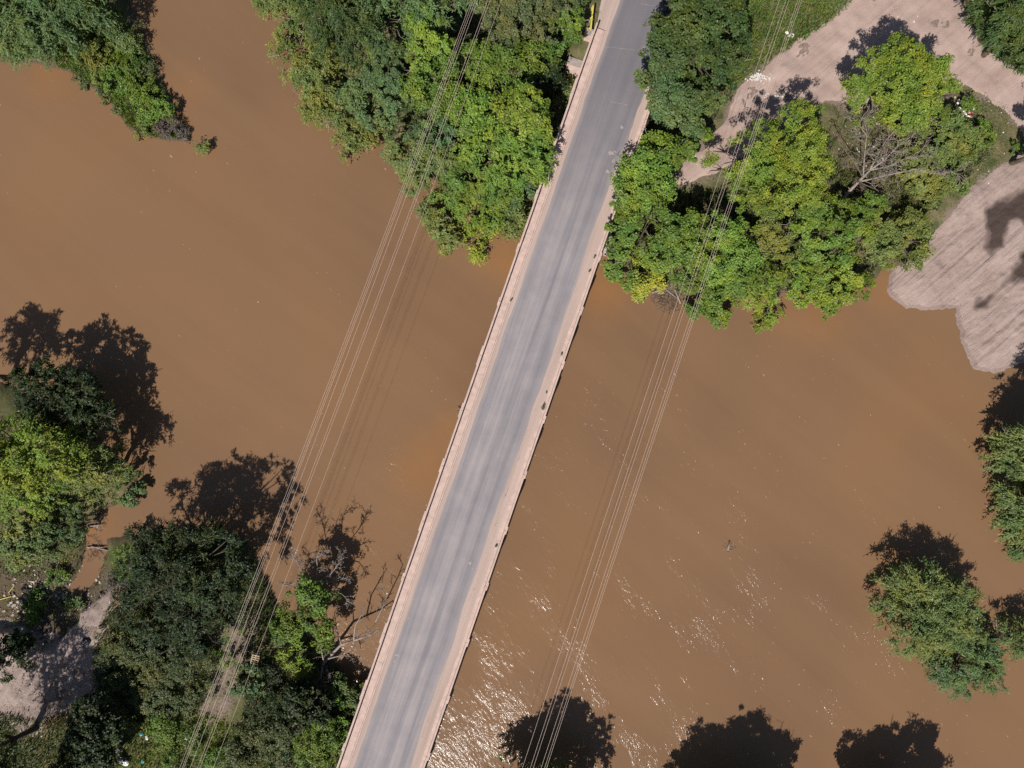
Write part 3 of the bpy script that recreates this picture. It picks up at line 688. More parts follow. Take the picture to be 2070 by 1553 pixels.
T('shrub', 'bright yellow bush on the shore right of the bridge', 'shrub', [(1310, 550, 30, 1.8), (1295, 575, 26, 1.4), (1335, 540, 22, 1.8), (1290, 595, 12, .9), (1320, 575, 20, 1.2)], 'leafy', 'yellow', GR)
T('leafy_tree', 'green tree between the bridge trees and the right wires', 'tree', [(1350, 465, 36, 4), (1385, 495, 40, 4), (1340, 510, 34, 3.6), (1405, 460, 30, 4), (1380, 540, 32, 3)], 'leafy', 'mid', GR)
T('acacia_tree', 'lime-green acacia crossed by the right wires', 'tree', [(1500, 325, 48, 5.4), (1555, 290, 46, 6), (1612, 245, 40, 6), (1625, 300, 42, 5.8), (1545, 350, 48, 5.8), (1610, 360, 46, 5.6), (1465, 370, 40, 4.8), (1650, 340, 32, 5.2), (1530, 395, 44, 5), (1590, 405, 42, 5), (1640, 400, 36, 4.8), (1500, 290, 26, 5), (1440, 340, 24, 4.2)], 'fine', 'lime', GR, tall=1.1)
T('acacia_tree', 'round lime-green acacia at the fork of the dirt tracks', 'tree', [(1765, 140, 46, 5.6), (1825, 120, 46, 6), (1880, 150, 44, 5.8), (1805, 180, 56, 6.2), (1740, 185, 40, 5), (1885, 205, 46, 5.4), (1850, 170, 50, 6.2), (1830, 230, 46, 5), (1770, 220, 38, 4.8), (1715, 165, 24, 4.4), (1920, 190, 24, 4.6)], 'fine', 'lime', GR)
T('shrub', 'sprawling olive-green thicket behind the dead tree', 'shrub', [(1890, 280, 50, 1.8), (1850, 300, 46, 1.6), (1915, 325, 46, 1.4), (1870, 350, 46, 1.2), (1945, 285, 40, 1.2), (1830, 260, 36, 2), (1910, 245, 34, 2), (1880, 385, 36, .9), (1930, 365, 30, .8)], 'fine', 'olive', GR)
T('shrub', 'green shrub by the rubbish heap at the track edge', 'shrub', [(1965, 235, 24, .8), (1975, 255, 22, .7), (1985, 280, 22, .6), (1955, 205, 18, .8)], 'weed', 'mid', GR)
T('leafy_tree', 'bright leafy tree in the middle of the right shore under the wires', 'tree', [(1460, 480, 40, 4.6), (1420, 520, 40, 4.2), (1490, 510, 40, 4.4), (1450, 545, 36, 3.6), (1510, 475, 28, 4.4)], 'leafy', 'bright', GR)
T('leafy_tree', 'drooping green tree dipping into the river under the right wires', 'tree', [(1425, 590, 36, 2.6), (1462, 600, 34, 2.4), (1400, 560, 32, 3), (1450, 635, 26, 1.2), (1480, 570, 32, 3), (1408, 625, 20, 1.2), (1455, 650, 16, .8)], 'leafy', 'mid', GR)
T('acacia_tree', 'olive feathery tree right of the bright leafy tree on the shore', 'tree', [(1560, 475, 38, 4.4), (1530, 500, 30, 4), (1590, 500, 32, 4), (1550, 445, 30, 4.4)], 'fine', 'olive', GR)
T('leafy_tree', 'dark green tree speckled with yellow leaves above the inlet', 'tree', [(1625, 470, 40, 4.6), (1660, 500, 38, 4.4), (1645, 435, 34, 4.6), (1690, 470, 30, 4.2), (1670, 540, 32, 3.6), (1610, 505, 28, 4), (1700, 515, 26, 3.6)], 'leafy', 'mid', GR)
T('leafy_tree', 'lime shore tree with its lower lobe over the water', 'tree', [(1540, 555, 36, 3.4), (1575, 580, 32, 2.6), (1530, 595, 30, 2.4), (1555, 625, 24, 1.2), (1545, 650, 16, .8), (1600, 555, 30, 3.2)], 'feather', 'lime', GR)
T('leafy_tree', 'bright lime tree at the right end of the shore row', 'tree', [(1690, 580, 36, 2.6), (1730, 585, 30, 2.2), (1650, 590, 32, 2.4), (1620, 600, 26, 1.8), (1720, 550, 28, 2.8), (1670, 615, 24, 1.4), (1640, 555, 30, 3), (1750, 575, 18, 1.6)], 'fine', 'lime', GR)
T('acacia_tree', 'olive-green feathery bush at the head of the sandbank', 'shrub', [(1810, 470, 42, 2), (1775, 500, 34, 1.8), (1845, 490, 36, 1.6), (1800, 520, 30, 1.4), (1845, 525, 24, 1), (1785, 450, 30, 2), (1855, 455, 24, 1.4)], 'fine', 'olive', GR)
T('shrub', 'dark green bush between the speckled tree and the dead trunk', 'shrub', [(1730, 440, 30, 2.6), (1700, 425, 24, 2.8), (1760, 420, 26, 2), (1745, 470, 24, 2.2)], 'fine', 'mid', GR)
T('conifer_tree', 'dark green feathery tree in the top right corner', 'tree', [(2040, 35, 48, 6.5), (2000, 10, 30, 5.5), (2070, 85, 40, 5.5), (2110, 40, 70, 7), (2060, -20, 60, 7), (2100, 110, 40, 5), (1992, 40, 26, 3), (2032, 85, 30, 3.2), (2064, 120, 24, 3), (2010, 60, 30, 4)], 'willow', 'dark', GO)
T('leafy_tree', 'tree at the right edge casting a small shadow on the track', 'tree', [(2128, 285, 38, 6.5), (2160, 260, 40, 6), (2115, 320, 26, 5)], 'leafy', 'mid', GO)
T('shrub', 'small bush at the right edge between the track and the sand', 'shrub', [(2062, 312, 16, .8), (2080, 320, 20, .9), (2050, 300, 10, .6)], 'weed', 'mid', GO)
# right edge, standing in flood water
T('willow_tree', 'pale green willow branch reaching in at the right edge', 'tree', [(2035, 905, 32, 2.6), (2070, 900, 40, 3.4), (2010, 930, 20, 2), (2060, 940, 30, 3), (2110, 900, 60, 5)], 'willow', 'grey', GO, base=(2100, 930))
T('willow_tree', 'green willow in the flood water at the right edge', 'tree', [(2050, 1000, 32, 2.6), (2075, 1040, 40, 3), (2045, 1070, 28, 2), (2060, 1100, 22, 1.4), (2110, 1010, 50, 4), (2030, 990, 18, 2.2)], 'willow', 'grey', GO, base=(2085, 1040))
T('willow_tree', 'tall willow out of frame whose shadow falls on the sandbank end', 'tree', [(2150, 900, 50, 7.5), (2120, 940, 34, 7), (2180, 850, 50, 7.5), (2150, 850, 30, 8)], 'willow', 'mid', GO)
T('willow_tree', 'round willow standing alone in the river at lower right', 'tree', [(1855, 1235, 58, 3), (1805, 1185, 30, 3), (1900, 1260, 52, 3), (1855, 1180, 40, 3.2), (1830, 1275, 40, 2.2), (1905, 1215, 46, 3.2), (1795, 1225, 24, 2.4), (1960, 1220, 22, 2.4), (1890, 1310, 32, 1.8), (1940, 1195, 14, 2.4)], 'willow', 'grey', 'willows flooded at lower right')
T('willow_tree', 'lower darker willow beside the lone river willow', 'tree', [(1935, 1335, 42, 1.8), (1985, 1330, 36, 1.6), (1930, 1370, 28, 1.2), (1955, 1385, 18, .9), (1905, 1350, 22, 1.2), (1995, 1370, 20, 1), (1975, 1290, 26, 1.8)], 'willow', 'blue', 'willows flooded at lower right')
T('willow_tree', 'thin green willow at the right edge beside the lone river willow', 'tree', [(2030, 1295, 34, 2), (2055, 1305, 26, 2), (2000, 1285, 20, 1.8), (2075, 1285, 30, 2)], 'willow', 'grey', 'willows flooded at lower right')
# lower left bank
T('leafy_tree', 'dark green tree at the water on the left edge', 'tree', [(100, 790, 52, 5), (165, 795, 44, 4.8), (60, 775, 40, 4.8), (210, 840, 38, 4.4), (150, 850, 44, 4.8), (90, 840, 40, 5)], 'feather', 'deep', GS)
T('leafy_tree', 'lime-green tree in front of the dark one on the left edge', 'tree', [(85, 900, 46, 5.6), (35, 940, 50, 5.8), (130, 935, 44, 5.4), (25, 880, 40, 5.6), (80, 960, 44, 5.4), (95, 1005, 36, 4.4), (40, 1000, 40, 5), (-30, 930, 50, 5.8), (140, 875, 22, 5)], 'feather', 'lime', GS)
T('leafy_tree', 'olive tree reaching toward the small inlet on the left bank', 'tree', [(195, 935, 40, 4.6), (225, 945, 34, 4.4), (180, 975, 36, 4), (215, 990, 28, 3.4), (160, 920, 26, 4.6), (235, 925, 20, 4.2)], 'feather', 'olive', GS)
T('shrub', 'dark glossy shrub hanging over the inlet', 'shrub', [(265, 970, 22, 1.2), (250, 995, 22, 1), (278, 990, 14, .8), (262, 1010, 16, .7)], 'leafy', 'blue', GS)
T('shrub', 'grey-green shrub below the lime tree on the left edge', 'shrub', [(45, 1060, 40, 1.8), (80, 1080, 36, 1.6), (20, 1090, 36, 1.4), (60, 1110, 36, 1.2), (30, 1130, 26, 1)], 'weed', 'grey', GS)
T('shrub', 'green shrub above the muddy creek on the left bank', 'shrub', [(115, 1060, 34, 1.6), (145, 1080, 28, 1.4), (150, 1040, 26, 1.6), (120, 1100, 26, 1.1), (105, 1125, 18, .8)], 'weed', 'blue', GS)
T('shrub', 'low round green tuft beside the creek pool', 'shrub', [(112, 1170, 22, .5), (130, 1160, 12, .4)], 'weed', 'mid', GS)
T('shrub', 'low green tuft below the creek bend', 'shrub', [(72, 1220, 20, .5), (66, 1250, 16, .4), (78, 1200, 14, .4)], 'weed', 'mid', GS)
T('shrub', 'low tuft at the foot of the eroded sand ledge', 'shrub', [(155, 1225, 18, .3), (135, 1218, 14, .3)], 'weed', 'grey', GS)
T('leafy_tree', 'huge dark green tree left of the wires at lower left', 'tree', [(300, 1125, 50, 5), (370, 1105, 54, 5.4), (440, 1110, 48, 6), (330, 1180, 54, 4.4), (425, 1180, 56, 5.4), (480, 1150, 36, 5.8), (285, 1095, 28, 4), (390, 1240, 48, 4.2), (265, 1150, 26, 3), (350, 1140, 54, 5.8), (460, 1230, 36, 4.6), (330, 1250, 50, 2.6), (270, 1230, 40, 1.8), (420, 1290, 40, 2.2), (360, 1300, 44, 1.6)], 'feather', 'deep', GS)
T('shrub', 'dark purple-leaved bush at the ledge beside the huge dark tree', 'shrub', [(235, 1185, 22, .9), (232, 1165, 16, .9), (245, 1205, 14, .7)], 'weed', 'twig', GS)
T('shrub', 'bright green bush at the creek mouth beside the huge dark tree', 'shrub', [(250, 1130, 26, 1.6), (270, 1110, 20, 1.6), (262, 1165, 22, 1.4), (275, 1190, 18, 1.2)], 'weed', 'mid', GS)
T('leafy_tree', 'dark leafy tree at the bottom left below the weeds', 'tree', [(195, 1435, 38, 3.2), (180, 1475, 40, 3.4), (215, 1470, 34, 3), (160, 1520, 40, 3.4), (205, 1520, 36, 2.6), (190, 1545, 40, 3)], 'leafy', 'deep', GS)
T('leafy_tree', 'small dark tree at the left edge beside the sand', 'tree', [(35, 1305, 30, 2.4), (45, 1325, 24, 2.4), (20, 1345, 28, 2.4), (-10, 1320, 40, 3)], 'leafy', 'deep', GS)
T('leafy_tree', 'tall tree out of frame at lower left shading the sand', 'tree', [(-40, 1530, 60, 7.5), (10, 1580, 60, 7.5), (60, 1620, 50, 7), (-70, 1440, 50, 7), (-30, 1600, 60, 8)], 'feather', 'dark', GO)
T('leafy_tree', 'green tree between the wires and the dead branches at lower left', 'tree', [(625, 1200, 34, 4.4), (655, 1220, 30, 4.4), (600, 1240, 36, 4.2), (640, 1255, 34, 4.2), (575, 1270, 28, 3.2), (610, 1280, 28, 3.6), (660, 1270, 22, 3.4), (655, 1290, 20, 3)], 'leafy', 'mid', GS)
T('shrub', 'small yellow-green star-shaped shrub in the shade at lower left', 'shrub', [(590, 1328, 22, 1.6), (605, 1355, 18, 1.4), (572, 1322, 14, 1.6), (612, 1370, 12, 1.2)], 'feather', 'lime', GS)
T('shrub', 'teal-green shrub beside the pallet', 'shrub', [(500, 1370, 32, 1.4), (520, 1385, 22, 1.4), (480, 1380, 22, 1.2)], 'weed', 'blue', GS)
T('shrub', 'dark teal shrub below the wires in the shade', 'shrub', [(525, 1410, 30, 1.2), (545, 1425, 22, 1), (550, 1345, 22, 1.6), (555, 1365, 18, 1.4)], 'weed', 'deep', GS)
T('shrub', 'grey-green shrub at the water left of the near bridge end', 'shrub', [(690, 1385, 22, .9), (705, 1405, 24, .9), (722, 1425, 18, .8), (730, 1400, 14, .8)], 'weed', 'grey', GS)
T('shrub', 'narrow bright green shrub row along the near bridge end', 'shrub', [(675, 1405, 15, 1.2), (685, 1430, 15, 1.2), (692, 1455, 15, 1.2), (698, 1478, 14, 1)], 'weed', 'bright', GS)
T('shrub', 'green bushes at the bottom edge beside the bridge', 'shrub', [(650, 1480, 36, 1.6), (630, 1510, 36, 1.6), (670, 1510, 32, 1.4), (640, 1545, 40, 1.6), (660, 1465, 22, 1.4)], 'weed', 'mid', GS)
T('shrub', 'olive-grey bush at the bottom edge below the bare patch', 'shrub', [(520, 1480, 36, 1), (560, 1500, 36, 1.2), (500, 1520, 40, 1), (555, 1545, 40, 1.2), (475, 1545, 34, .9), (580, 1470, 24, 1)], 'weed', 'brown', GS)
T('leafy_tree', 'dark tree deep in the shade left of the near bridge end', 'tree', [(600, 1420, 34, 2), (640, 1440, 30, 1.8), (590, 1460, 30, 1.8), (625, 1400, 26, 2), (650, 1420, 20, 1.6)], 'leafy', 'deep', GS)
T('shrub', 'sprawling olive scrub below the huge dark tree', 'shrub', [(235, 1290, 40, .8), (290, 1300, 44, .9), (345, 1330, 44, .8), (240, 1340, 42, .8), (300, 1360, 46, .8), (360, 1380, 42, .7), (250, 1395, 40, .7), (310, 1415, 42, .7), (400, 1340, 36, .9), (375, 1425, 34, .6), (275, 1440, 34, .6), (415, 1390, 26, .6)], 'weed', 'brown', GS, trunk=False)
T('shrub', 'green scrub beside the bare strip under the left wires', 'shrub', [(470, 1290, 26, 1), (450, 1330, 22, .8), (330, 1480, 34, .8), (390, 1500, 32, .7), (355, 1540, 30, .6), (430, 1530, 28, .6)], 'weed', 'mid', GS, trunk=False)
# out of frame along the bottom: only their tips and shadows show
T('leafy_tree', 'tree at the bottom edge under the right wires, tips showing', 'tree', [(1095, 1618, 50, 5), (1045, 1603, 34, 4.2), (1140, 1593, 34, 4.4), (1100, 1678, 60, 5), (1175, 1628, 36, 4.2), (1030, 1638, 40, 4.2), (1015, 1555, 16, 3), (1090, 1593, 44, 3), (1150, 1603, 40, 2.4), (1060, 1588, 34, 2.6), (1190, 1598, 30, 2)], 'feather', 'mid', GO)
T('leafy_tree', 'wide tree below the bottom edge casting the middle shadow', 'tree', [(1420, 1700, 58, 5), (1500, 1685, 54, 5.6), (1560, 1700, 50, 5), (1370, 1710, 46, 4), (1500, 1730, 60, 5.6), (1480, 1665, 60, 3.4), (1400, 1660, 50, 2.6), (1560, 1655, 50, 2.8), (1460, 1640, 50, 1.8), (1540, 1635, 44, 1.6)], 'leafy', 'mid', GO)
T('leafy_tree', 'two-peaked tree below the bottom edge casting the right shadow', 'tree', [(1820, 1668, 44, 5.6), (1880, 1658, 34, 5.4), (1740, 1688, 42, 4.6), (1790, 1708, 56, 4.6), (1870, 1698, 50, 5), (1900, 1718, 40, 5), (1800, 1643, 50, 3), (1860, 1638, 46, 3.2), (1740, 1638, 40, 2.4), (1800, 1618, 44, 1.8)], 'leafy', 'mid', GO)
T('leafy_tree', 'tree beyond the left edge casting a shadow on the river', 'tree', [(-60, 760, 40, 5.4), (-100, 800, 60, 6), (-40, 720, 26, 4.6)], 'feather', 'mid', GO)
print('leaves', NLEAF[0])

# ------------------------------------------------------------------ grass and weeds (nobody could count the blades)
def weeds(name, label, polys, z, dens, hgt, pal, L=.22, Wd=.08, seed=3, patchy=.0, thr=.42, spread=.9):
    g = np.random.default_rng(seed); Vs, Ts = [], []
    for poly in polys:
        q = np.array(pp(poly, z)); lo, hi = q.min(0), q.max(0)
        n = int((hi-lo).prod()*dens); X = g.uniform(lo[0], hi[0], n); Y = g.uniform(lo[1], hi[1], n)
        d = sdf(X, Y, q)+fbm(X*.5, Y*.5, seed, 3)*2.2
        k = d > 0
        if patchy: k &= (fbm(X*.45, Y*.45, seed+4, 3)+.5 > thr+(g.random(n)-.5)*.2)
        X, Y = X[k], Y[k]; Z = terrain_h(X, Y); ok = Z > .05; X, Y, Z = X[ok], Y[ok], Z[ok]; n = len(X)
        hh = hgt*g.uniform(.4, 1.2, n)*(.6+.8*vnoise(X*.7, Y*.7, seed+9))
        b = np.stack([X, Y, Z-.02], -1); a = g.random(n)*6.283; ln = L*g.uniform(.6, 1.4, n)
        tip = b+np.stack([np.cos(a)*ln*spread, np.sin(a)*ln*spread, hh], -1)
        sd_ = np.stack([-np.sin(a)*Wd/2, np.cos(a)*Wd/2, np.zeros(n)], -1)*g.uniform(.6, 1.4, (n, 1)); mid_ = (b+tip)/2+np.array([0, 0, .15])*hgt
        Vs.append(np.stack([b, mid_+sd_, tip, mid_-sd_], 1).reshape(-1, 3))
        Ts.append(np.repeat(np.clip(.25+.5*vnoise(X*.35, Y*.35, seed+2)+g.normal(size=n)*.2, 0, 1), 4))
    V, Tt = np.concatenate(Vs), np.concatenate(Ts)
    o = leaf_obj(name, V, Tt, 'f_'+pal); tag(o, label, 'weeds' if 'weed' in name else 'grass', None, 'stuff'); return o
weeds('grass', 'lush green grass slope between the dense tree and the dirt track', [[(1460, -60), (1740, -60), (1720, 10), (1680, 45), (1580, 105), (1510, 160), (1470, 200), (1440, 120), (1440, 30)]], 2, 60, .45, 'mid', .3, .075, 4)
weeds('dry_grass', 'thin dry grass around the dead tree and the dirt track', [[(1660, 210), (1760, 200), (1960, 190), (2030, 230), (2070, 290), (2010, 340), (1940, 390), (1900, 450), (1880, 540), (1800, 560), (1690, 430), (1640, 300)],
       [(1620, 20), (1720, -40), (1700, 35), (1640, 60)], [(1350, 350), (1440, 350), (1440, 430), (1360, 450)], [(1920, -30), (1960, 0), (2010, 90), (2080, 130), (2040, 150), (1960, 70)], [(1850, 520), (1930, 440), (1950, 400), (2010, 340), (1960, 420), (1900, 510)]], 2, 26, .14, 'dry', .18, .05, 6, 1, .40)
weeds('weeds', 'mottled green weeds around the foot of the dead tree', [[(1660, 330), (1720, 300), (1790, 330), (1840, 370), (1900, 390), (1900, 440), (1830, 450), (1760, 420), (1690, 440)], [(1900, 300), (1990, 250), (2000, 320), (1930, 380), (1890, 380)]], 2, 60, .5, 'brown', .26, .10, 23, 1, .40)
weeds('grass', 'short green grass along the fork of the dirt tracks', [[(1930, 170), (2020, 205), (2060, 270), (2030, 330), (1960, 380), (1920, 400), (1940, 300)], [(1690, 300), (1800, 330), (1880, 420), (1850, 470), (1720, 410)], [(1350, 370), (1420, 350), (1410, 430), (1370, 430)]], 2, 34, .16, 'brown', .18, .06, 8, 1, .44)
weeds('weeds', 'wide patch of olive weeds below the huge dark tree', [[(225, 1220), (260, 1190), (420, 1240), (450, 1330), (430, 1400), (390, 1450), (300, 1480), (230, 1460), (200, 1400), (190, 1320)]], 1.3, 70, .5, 'brown', .28, .09, 12)
weeds('weeds', 'green weeds strewn with litter at the bottom left', [[(230, 1440), (420, 1450), (500, 1470), (560, 1480), (560, 1580), (150, 1580), (200, 1470)]], 1.3, 60, .3, 'mid', .26, .09, 14)
weeds('weeds', 'scrubby weeds and tufts over the creek bank at the left edge', [[(-60, 1020), (180, 1050), (215, 1110), (200, 1215), (150, 1250), (60, 1262), (-60, 1290)], [(0, 780), (110, 820), (270, 960), (260, 1010), (180, 1040), (-60, 1010)]], .8, 34, .35, 'grey', .24, .09, 33, 1, .47)
weeds('weeds', 'dull weeds in the bottom left corner below the clearing', [[(-60, 1440), (130, 1440), (170, 1500), (170, 1600), (-60, 1600)]], 1.3, 55, .4, 'brown', .26, .1, 35, 1, .36)
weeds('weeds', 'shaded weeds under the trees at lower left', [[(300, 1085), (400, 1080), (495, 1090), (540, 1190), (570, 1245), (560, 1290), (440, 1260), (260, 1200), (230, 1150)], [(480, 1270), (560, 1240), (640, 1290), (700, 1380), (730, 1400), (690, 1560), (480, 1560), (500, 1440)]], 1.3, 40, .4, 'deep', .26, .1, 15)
weeds('dry_grass', 'sparse dry grass on the bare ground under the left wires', [[(-60, 1240), (230, 1190), (240, 1400), (120, 1480), (-60, 1480)], [(400, 1270), (520, 1220), (540, 1320), (500, 1450), (420, 1520), (370, 1450)], [(205, 1180), (260, 1200), (240, 1290), (215, 1380), (180, 1330), (200, 1250)], [(0, 1120), (150, 1110), (180, 1220), (100, 1290), (0, 1260)]], 1.2, 22, .16, 'dry', .2, .05, 16, 1, .46)
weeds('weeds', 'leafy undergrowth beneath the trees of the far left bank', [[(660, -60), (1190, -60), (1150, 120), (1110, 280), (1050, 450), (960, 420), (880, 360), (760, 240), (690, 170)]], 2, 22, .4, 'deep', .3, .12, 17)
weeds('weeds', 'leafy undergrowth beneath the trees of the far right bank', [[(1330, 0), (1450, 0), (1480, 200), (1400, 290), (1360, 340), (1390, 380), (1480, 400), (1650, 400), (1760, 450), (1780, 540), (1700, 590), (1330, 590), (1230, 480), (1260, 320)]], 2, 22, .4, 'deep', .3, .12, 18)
weeds('weeds', 'green weeds covering the spit', [[(100, 60), (240, 20), (285, 70), (315, 150), (345, 230), (370, 280), (300, 275), (250, 240), (190, 180), (120, 150)]], .5, 80, .5, 'mid', .28, .09, 19)

# ------------------------------------------------------------------ dead wood
def limb_px(name, pts, rads, parent, g, depth=2, tw=1.2, mat='dead_wood', kids=3):
    """a limb through photo points (x, y, height), with side twigs"""
    b = MB(); Wp = []
    for (x, y, z) in pts: Wp.append(P(x, y, z))
    b.tube(Wp, rads, 6)
    for i in range(1, len(Wp)):
        for k in range(kids):
            t = g.random(); p = Wp[i-1]*(1-t)+Wp[i]*t; d = (Wp[i]-Wp[i-1]); d /= np.linalg.norm(d)+1e-9
            branchy(b, p, d+g.normal(size=3)*np.array([.8, .8, .5]), tw*g.uniform(.6, 1.4), max(.026, rads[i]*.45), depth-1, g, 0, .5, 3)
    return b.build(name, MAT[mat], parent, True)
g = np.random.default_rng(77)
b0 = G(1702, 410); zb = b0[2]
dt = empty('dead_tree', tuple(b0)); tag(dt, 'bare grey dead tree with spreading branches beside the lime acacia', 'dead tree')
limb_px('trunk', [(1702, 412, zb-.2), (1712, 392, zb+.8), (1735, 368, zb+1.8), (1758, 345, zb+2.6)], [.26, .2, .17, .14], dt, g, 1, .6, 'dead_wood', 1)
for pts, r0 in (([(1735, 368, zb+1.8), (1790, 355, zb+2.4), (1850, 342, zb+2.8), (1900, 352, zb+3), (1925, 345, zb+3.1)], .11),
                ([(1758, 345, zb+2.6), (1790, 322, zb+3.2), (1815, 295, zb+3.8), (1850, 270, zb+4.2), (1880, 248, zb+4.6)], .11),
                ([(1758, 345, zb+2.6), (1775, 312, zb+3.2), (1790, 285, zb+3.6), (1830, 240, zb+4.4), (1860, 222, zb+4.8)], .09),
                ([(1745, 355, zb+2.2), (1748, 310, zb+3.2), (1752, 275, zb+3.8), (1735, 250, zb+4.2), (1760, 225, zb+4.8)], .09),
                ([(1745, 360, zb+2.2), (1728, 330, zb+2.8), (1705, 300, zb+3.2), (1692, 280, zb+3.5)], .06),
                ([(1758, 345, zb+2.6), (1800, 335, zb+2.8), (1840, 315, zb+3.1), (1890, 318, zb+3.3)], .07),
                ([(1790, 322, zb+3.2), (1797, 270, zb+4), (1790, 245, zb+4.3), (1800, 230, zb+4.6)], .06),
                ([(1735, 368, zb+1.8), (1775, 385, zb+2), (1780, 400, zb+2.2)], .06)):
    limb_px('branch', pts, list(np.linspace(r0*1.0, .028, len(pts))), dt, g, 3, 1.35, 'dead_wood' if r0 > .065 else 'dark_wood', 5)
b0 = G(655, 1245); zb = b0[2]
dt = empty('dead_tree', tuple(b0)); tag(dt, 'grey bare treetop over the water above the green tree', 'dead tree')
limb_px('trunk', [(640, 1230, zb), (632, 1205, zb+1.6), (630, 1185, zb+2.6)], [.18, .14, .11], dt, g, 1, .5, 'dark_wood', 1)
for pts in ([(630, 1185, 3.2), (612, 1160, 3.8), (600, 1135, 4.2), (590, 1120, 4.4)], [(630, 1185, 3.2), (642, 1150, 4), (640, 1128, 4.5), (655, 1115, 4.8)], [(630, 1185, 3.2), (665, 1165, 3.8), (685, 1140, 4.2), (692, 1120, 4.4)],
            [(630, 1185, 3.2), (600, 1178, 3.2), (575, 1185, 3.2)], [(640, 1180, 3.4), (680, 1175, 3.6), (706, 1165, 3.6)], [(645, 1190, 3.2), (690, 1200, 3.2), (705, 1215, 3)]):
    limb_px('branch', pts, list(np.linspace(.075, .02, len(pts))), dt, g, 3, .75, 'dead_wood', 6)
b0 = G(655, 1342); zb = b0[2]
dt = empty('fallen_tree', tuple(b0)); tag(dt, 'fallen bleached tree reaching from the bank toward the bridge', 'dead tree')
limb_px('trunk', [(645, 1362, zb-.2), (655, 1340, zb+.3), (675, 1318, zb+.8), (690, 1303, 2.2), (715, 1295, 2.4)], [.2, .2, .17, .14, .10], dt, g, 1, .5, 'dead_wood', 1)
for pts, r0 in (([(715, 1295, 2.4), (745, 1285, 2.6), (765, 1273, 2.8), (772, 1280, 2.6)], .09), ([(715, 1295, 2.4), (718, 1265, 3), (730, 1245, 3.6), (740, 1230, 4)], .07),
                ([(663, 1332, 1.8), (690, 1325, 1.8), (706, 1326, 1.6), (714, 1333, 1.4)], .07), ([(655, 1340, 1.6), (650, 1315, 2), (645, 1295, 2.4)], .08),
                ([(652, 1350, 1.4), (648, 1370, 1.2), (640, 1380, 1)], .08), ([(660, 1352, 1.4), (668, 1370, 1.2), (674, 1398, 1)], .05), ([(745, 1285, 2.6), (748, 1275, 2.8), (740, 1268, 3)], .05),
                ([(690, 1303, 2.2), (680, 1270, 2.8), (676, 1240, 3.4), (682, 1225, 3.8)], .05), ([(758, 1260, 2.4), (775, 1225, 3), (782, 1205, 3.2), (770, 1190, 3.4)], .05)):
    limb_px('branch', pts, list(np.linspace(r0*1.3, .028, len(pts))), dt, g, 2, .6, 'dead_wood', 3)
def twig_heap(name, label, px, py, rad, n, mat, cat='driftwood', zb=0.0, logs=0, seed=1, up=.35):
    g = np.random.default_rng(seed); c = P(px, py, zb); o = empty(name, tuple(c)); tag(o, label, cat)
    b = MB()
    for i in range(n):
        a = g.random()*6.28; r = rad*math.sqrt(g.random()); p = c+np.array([math.cos(a)*r, math.sin(a)*r, up*(1-r/rad)*g.random()])
        d = np.array([g.normal(), g.normal(), g.normal()*.25]); d /= np.linalg.norm(d); ln = rad*g.uniform(.25, .6)
        b.tube([p-d*ln/2, p+g.normal(size=3)*.05, p+d*ln/2], [.022, .02, .012], 4)
    b.build('twigs', MAT[mat], o)
    o.children[0]['kind'] = 'stuff'
    for i in range(logs):
        a = g.random()*3; d = np.array([math.cos(a), math.sin(a), .05]); p = c+np.array([g.normal()*rad*.3, g.normal()*rad*.3, .15])
        MB().tube([p-d*rad*.7, p+np.array([0, 0, .06]), p+d*rad*.7], [.10, .085, .04], 7).build('log', MAT['dead_wood'], o, True)
    return o
twig_heap('driftwood_pile', 'heap of brown driftwood twigs under the right wires at the shore', 1352, 598, 2.0, 260, 'dark_wood', logs=3, seed=5)
twig_heap('driftwood_pile', 'dry brown brushwood beside the yellow bush', 1345, 572, 1.7, 200, 'dead_wood', logs=0, seed=6, up=.9)
twig_heap('driftwood', 'small tangle of driftwood caught on the left side of the bridge pier', 932, 830, .75, 26, 'dead_wood', logs=1, seed=7, up=.5)
twig_heap('driftwood', 'lone snag of branches sticking out of the river at right', 1474, 1104, .75, 26, 'dead_wood', logs=1, seed=8, up=.3)
twig_heap('driftwood_pile', 'flood debris of sticks on the shore of the small inlet', 200, 1055, 1.4, 60, 'dead_wood', logs=2, seed=9)
twig_heap('driftwood_pile', 'tangle of dark sticks across the creek mouth', 190, 1108, 1.6, 70, 'dark_wood', logs=2, seed=10)
twig_heap('driftwood', 'grey bare twig bush in the shade left of the yellow-green shrub', 575, 1303, 1.2, 60, 'dead_wood', cat='dead bush', zb=2.0, seed=11, up=.8)
twig_heap('driftwood', 'bare twig ball at the fringe tip by the bridge', 984, 476, .8, 50, 'dead_wood', cat='dead bush', zb=.4, seed=12, up=.6)
twig_heap('driftwood_pile', 'dry brush on the slope below the fallen tree', 660, 1385, 1.3, 110, 'dark_wood', zb=1.4, seed=13, up=.6)

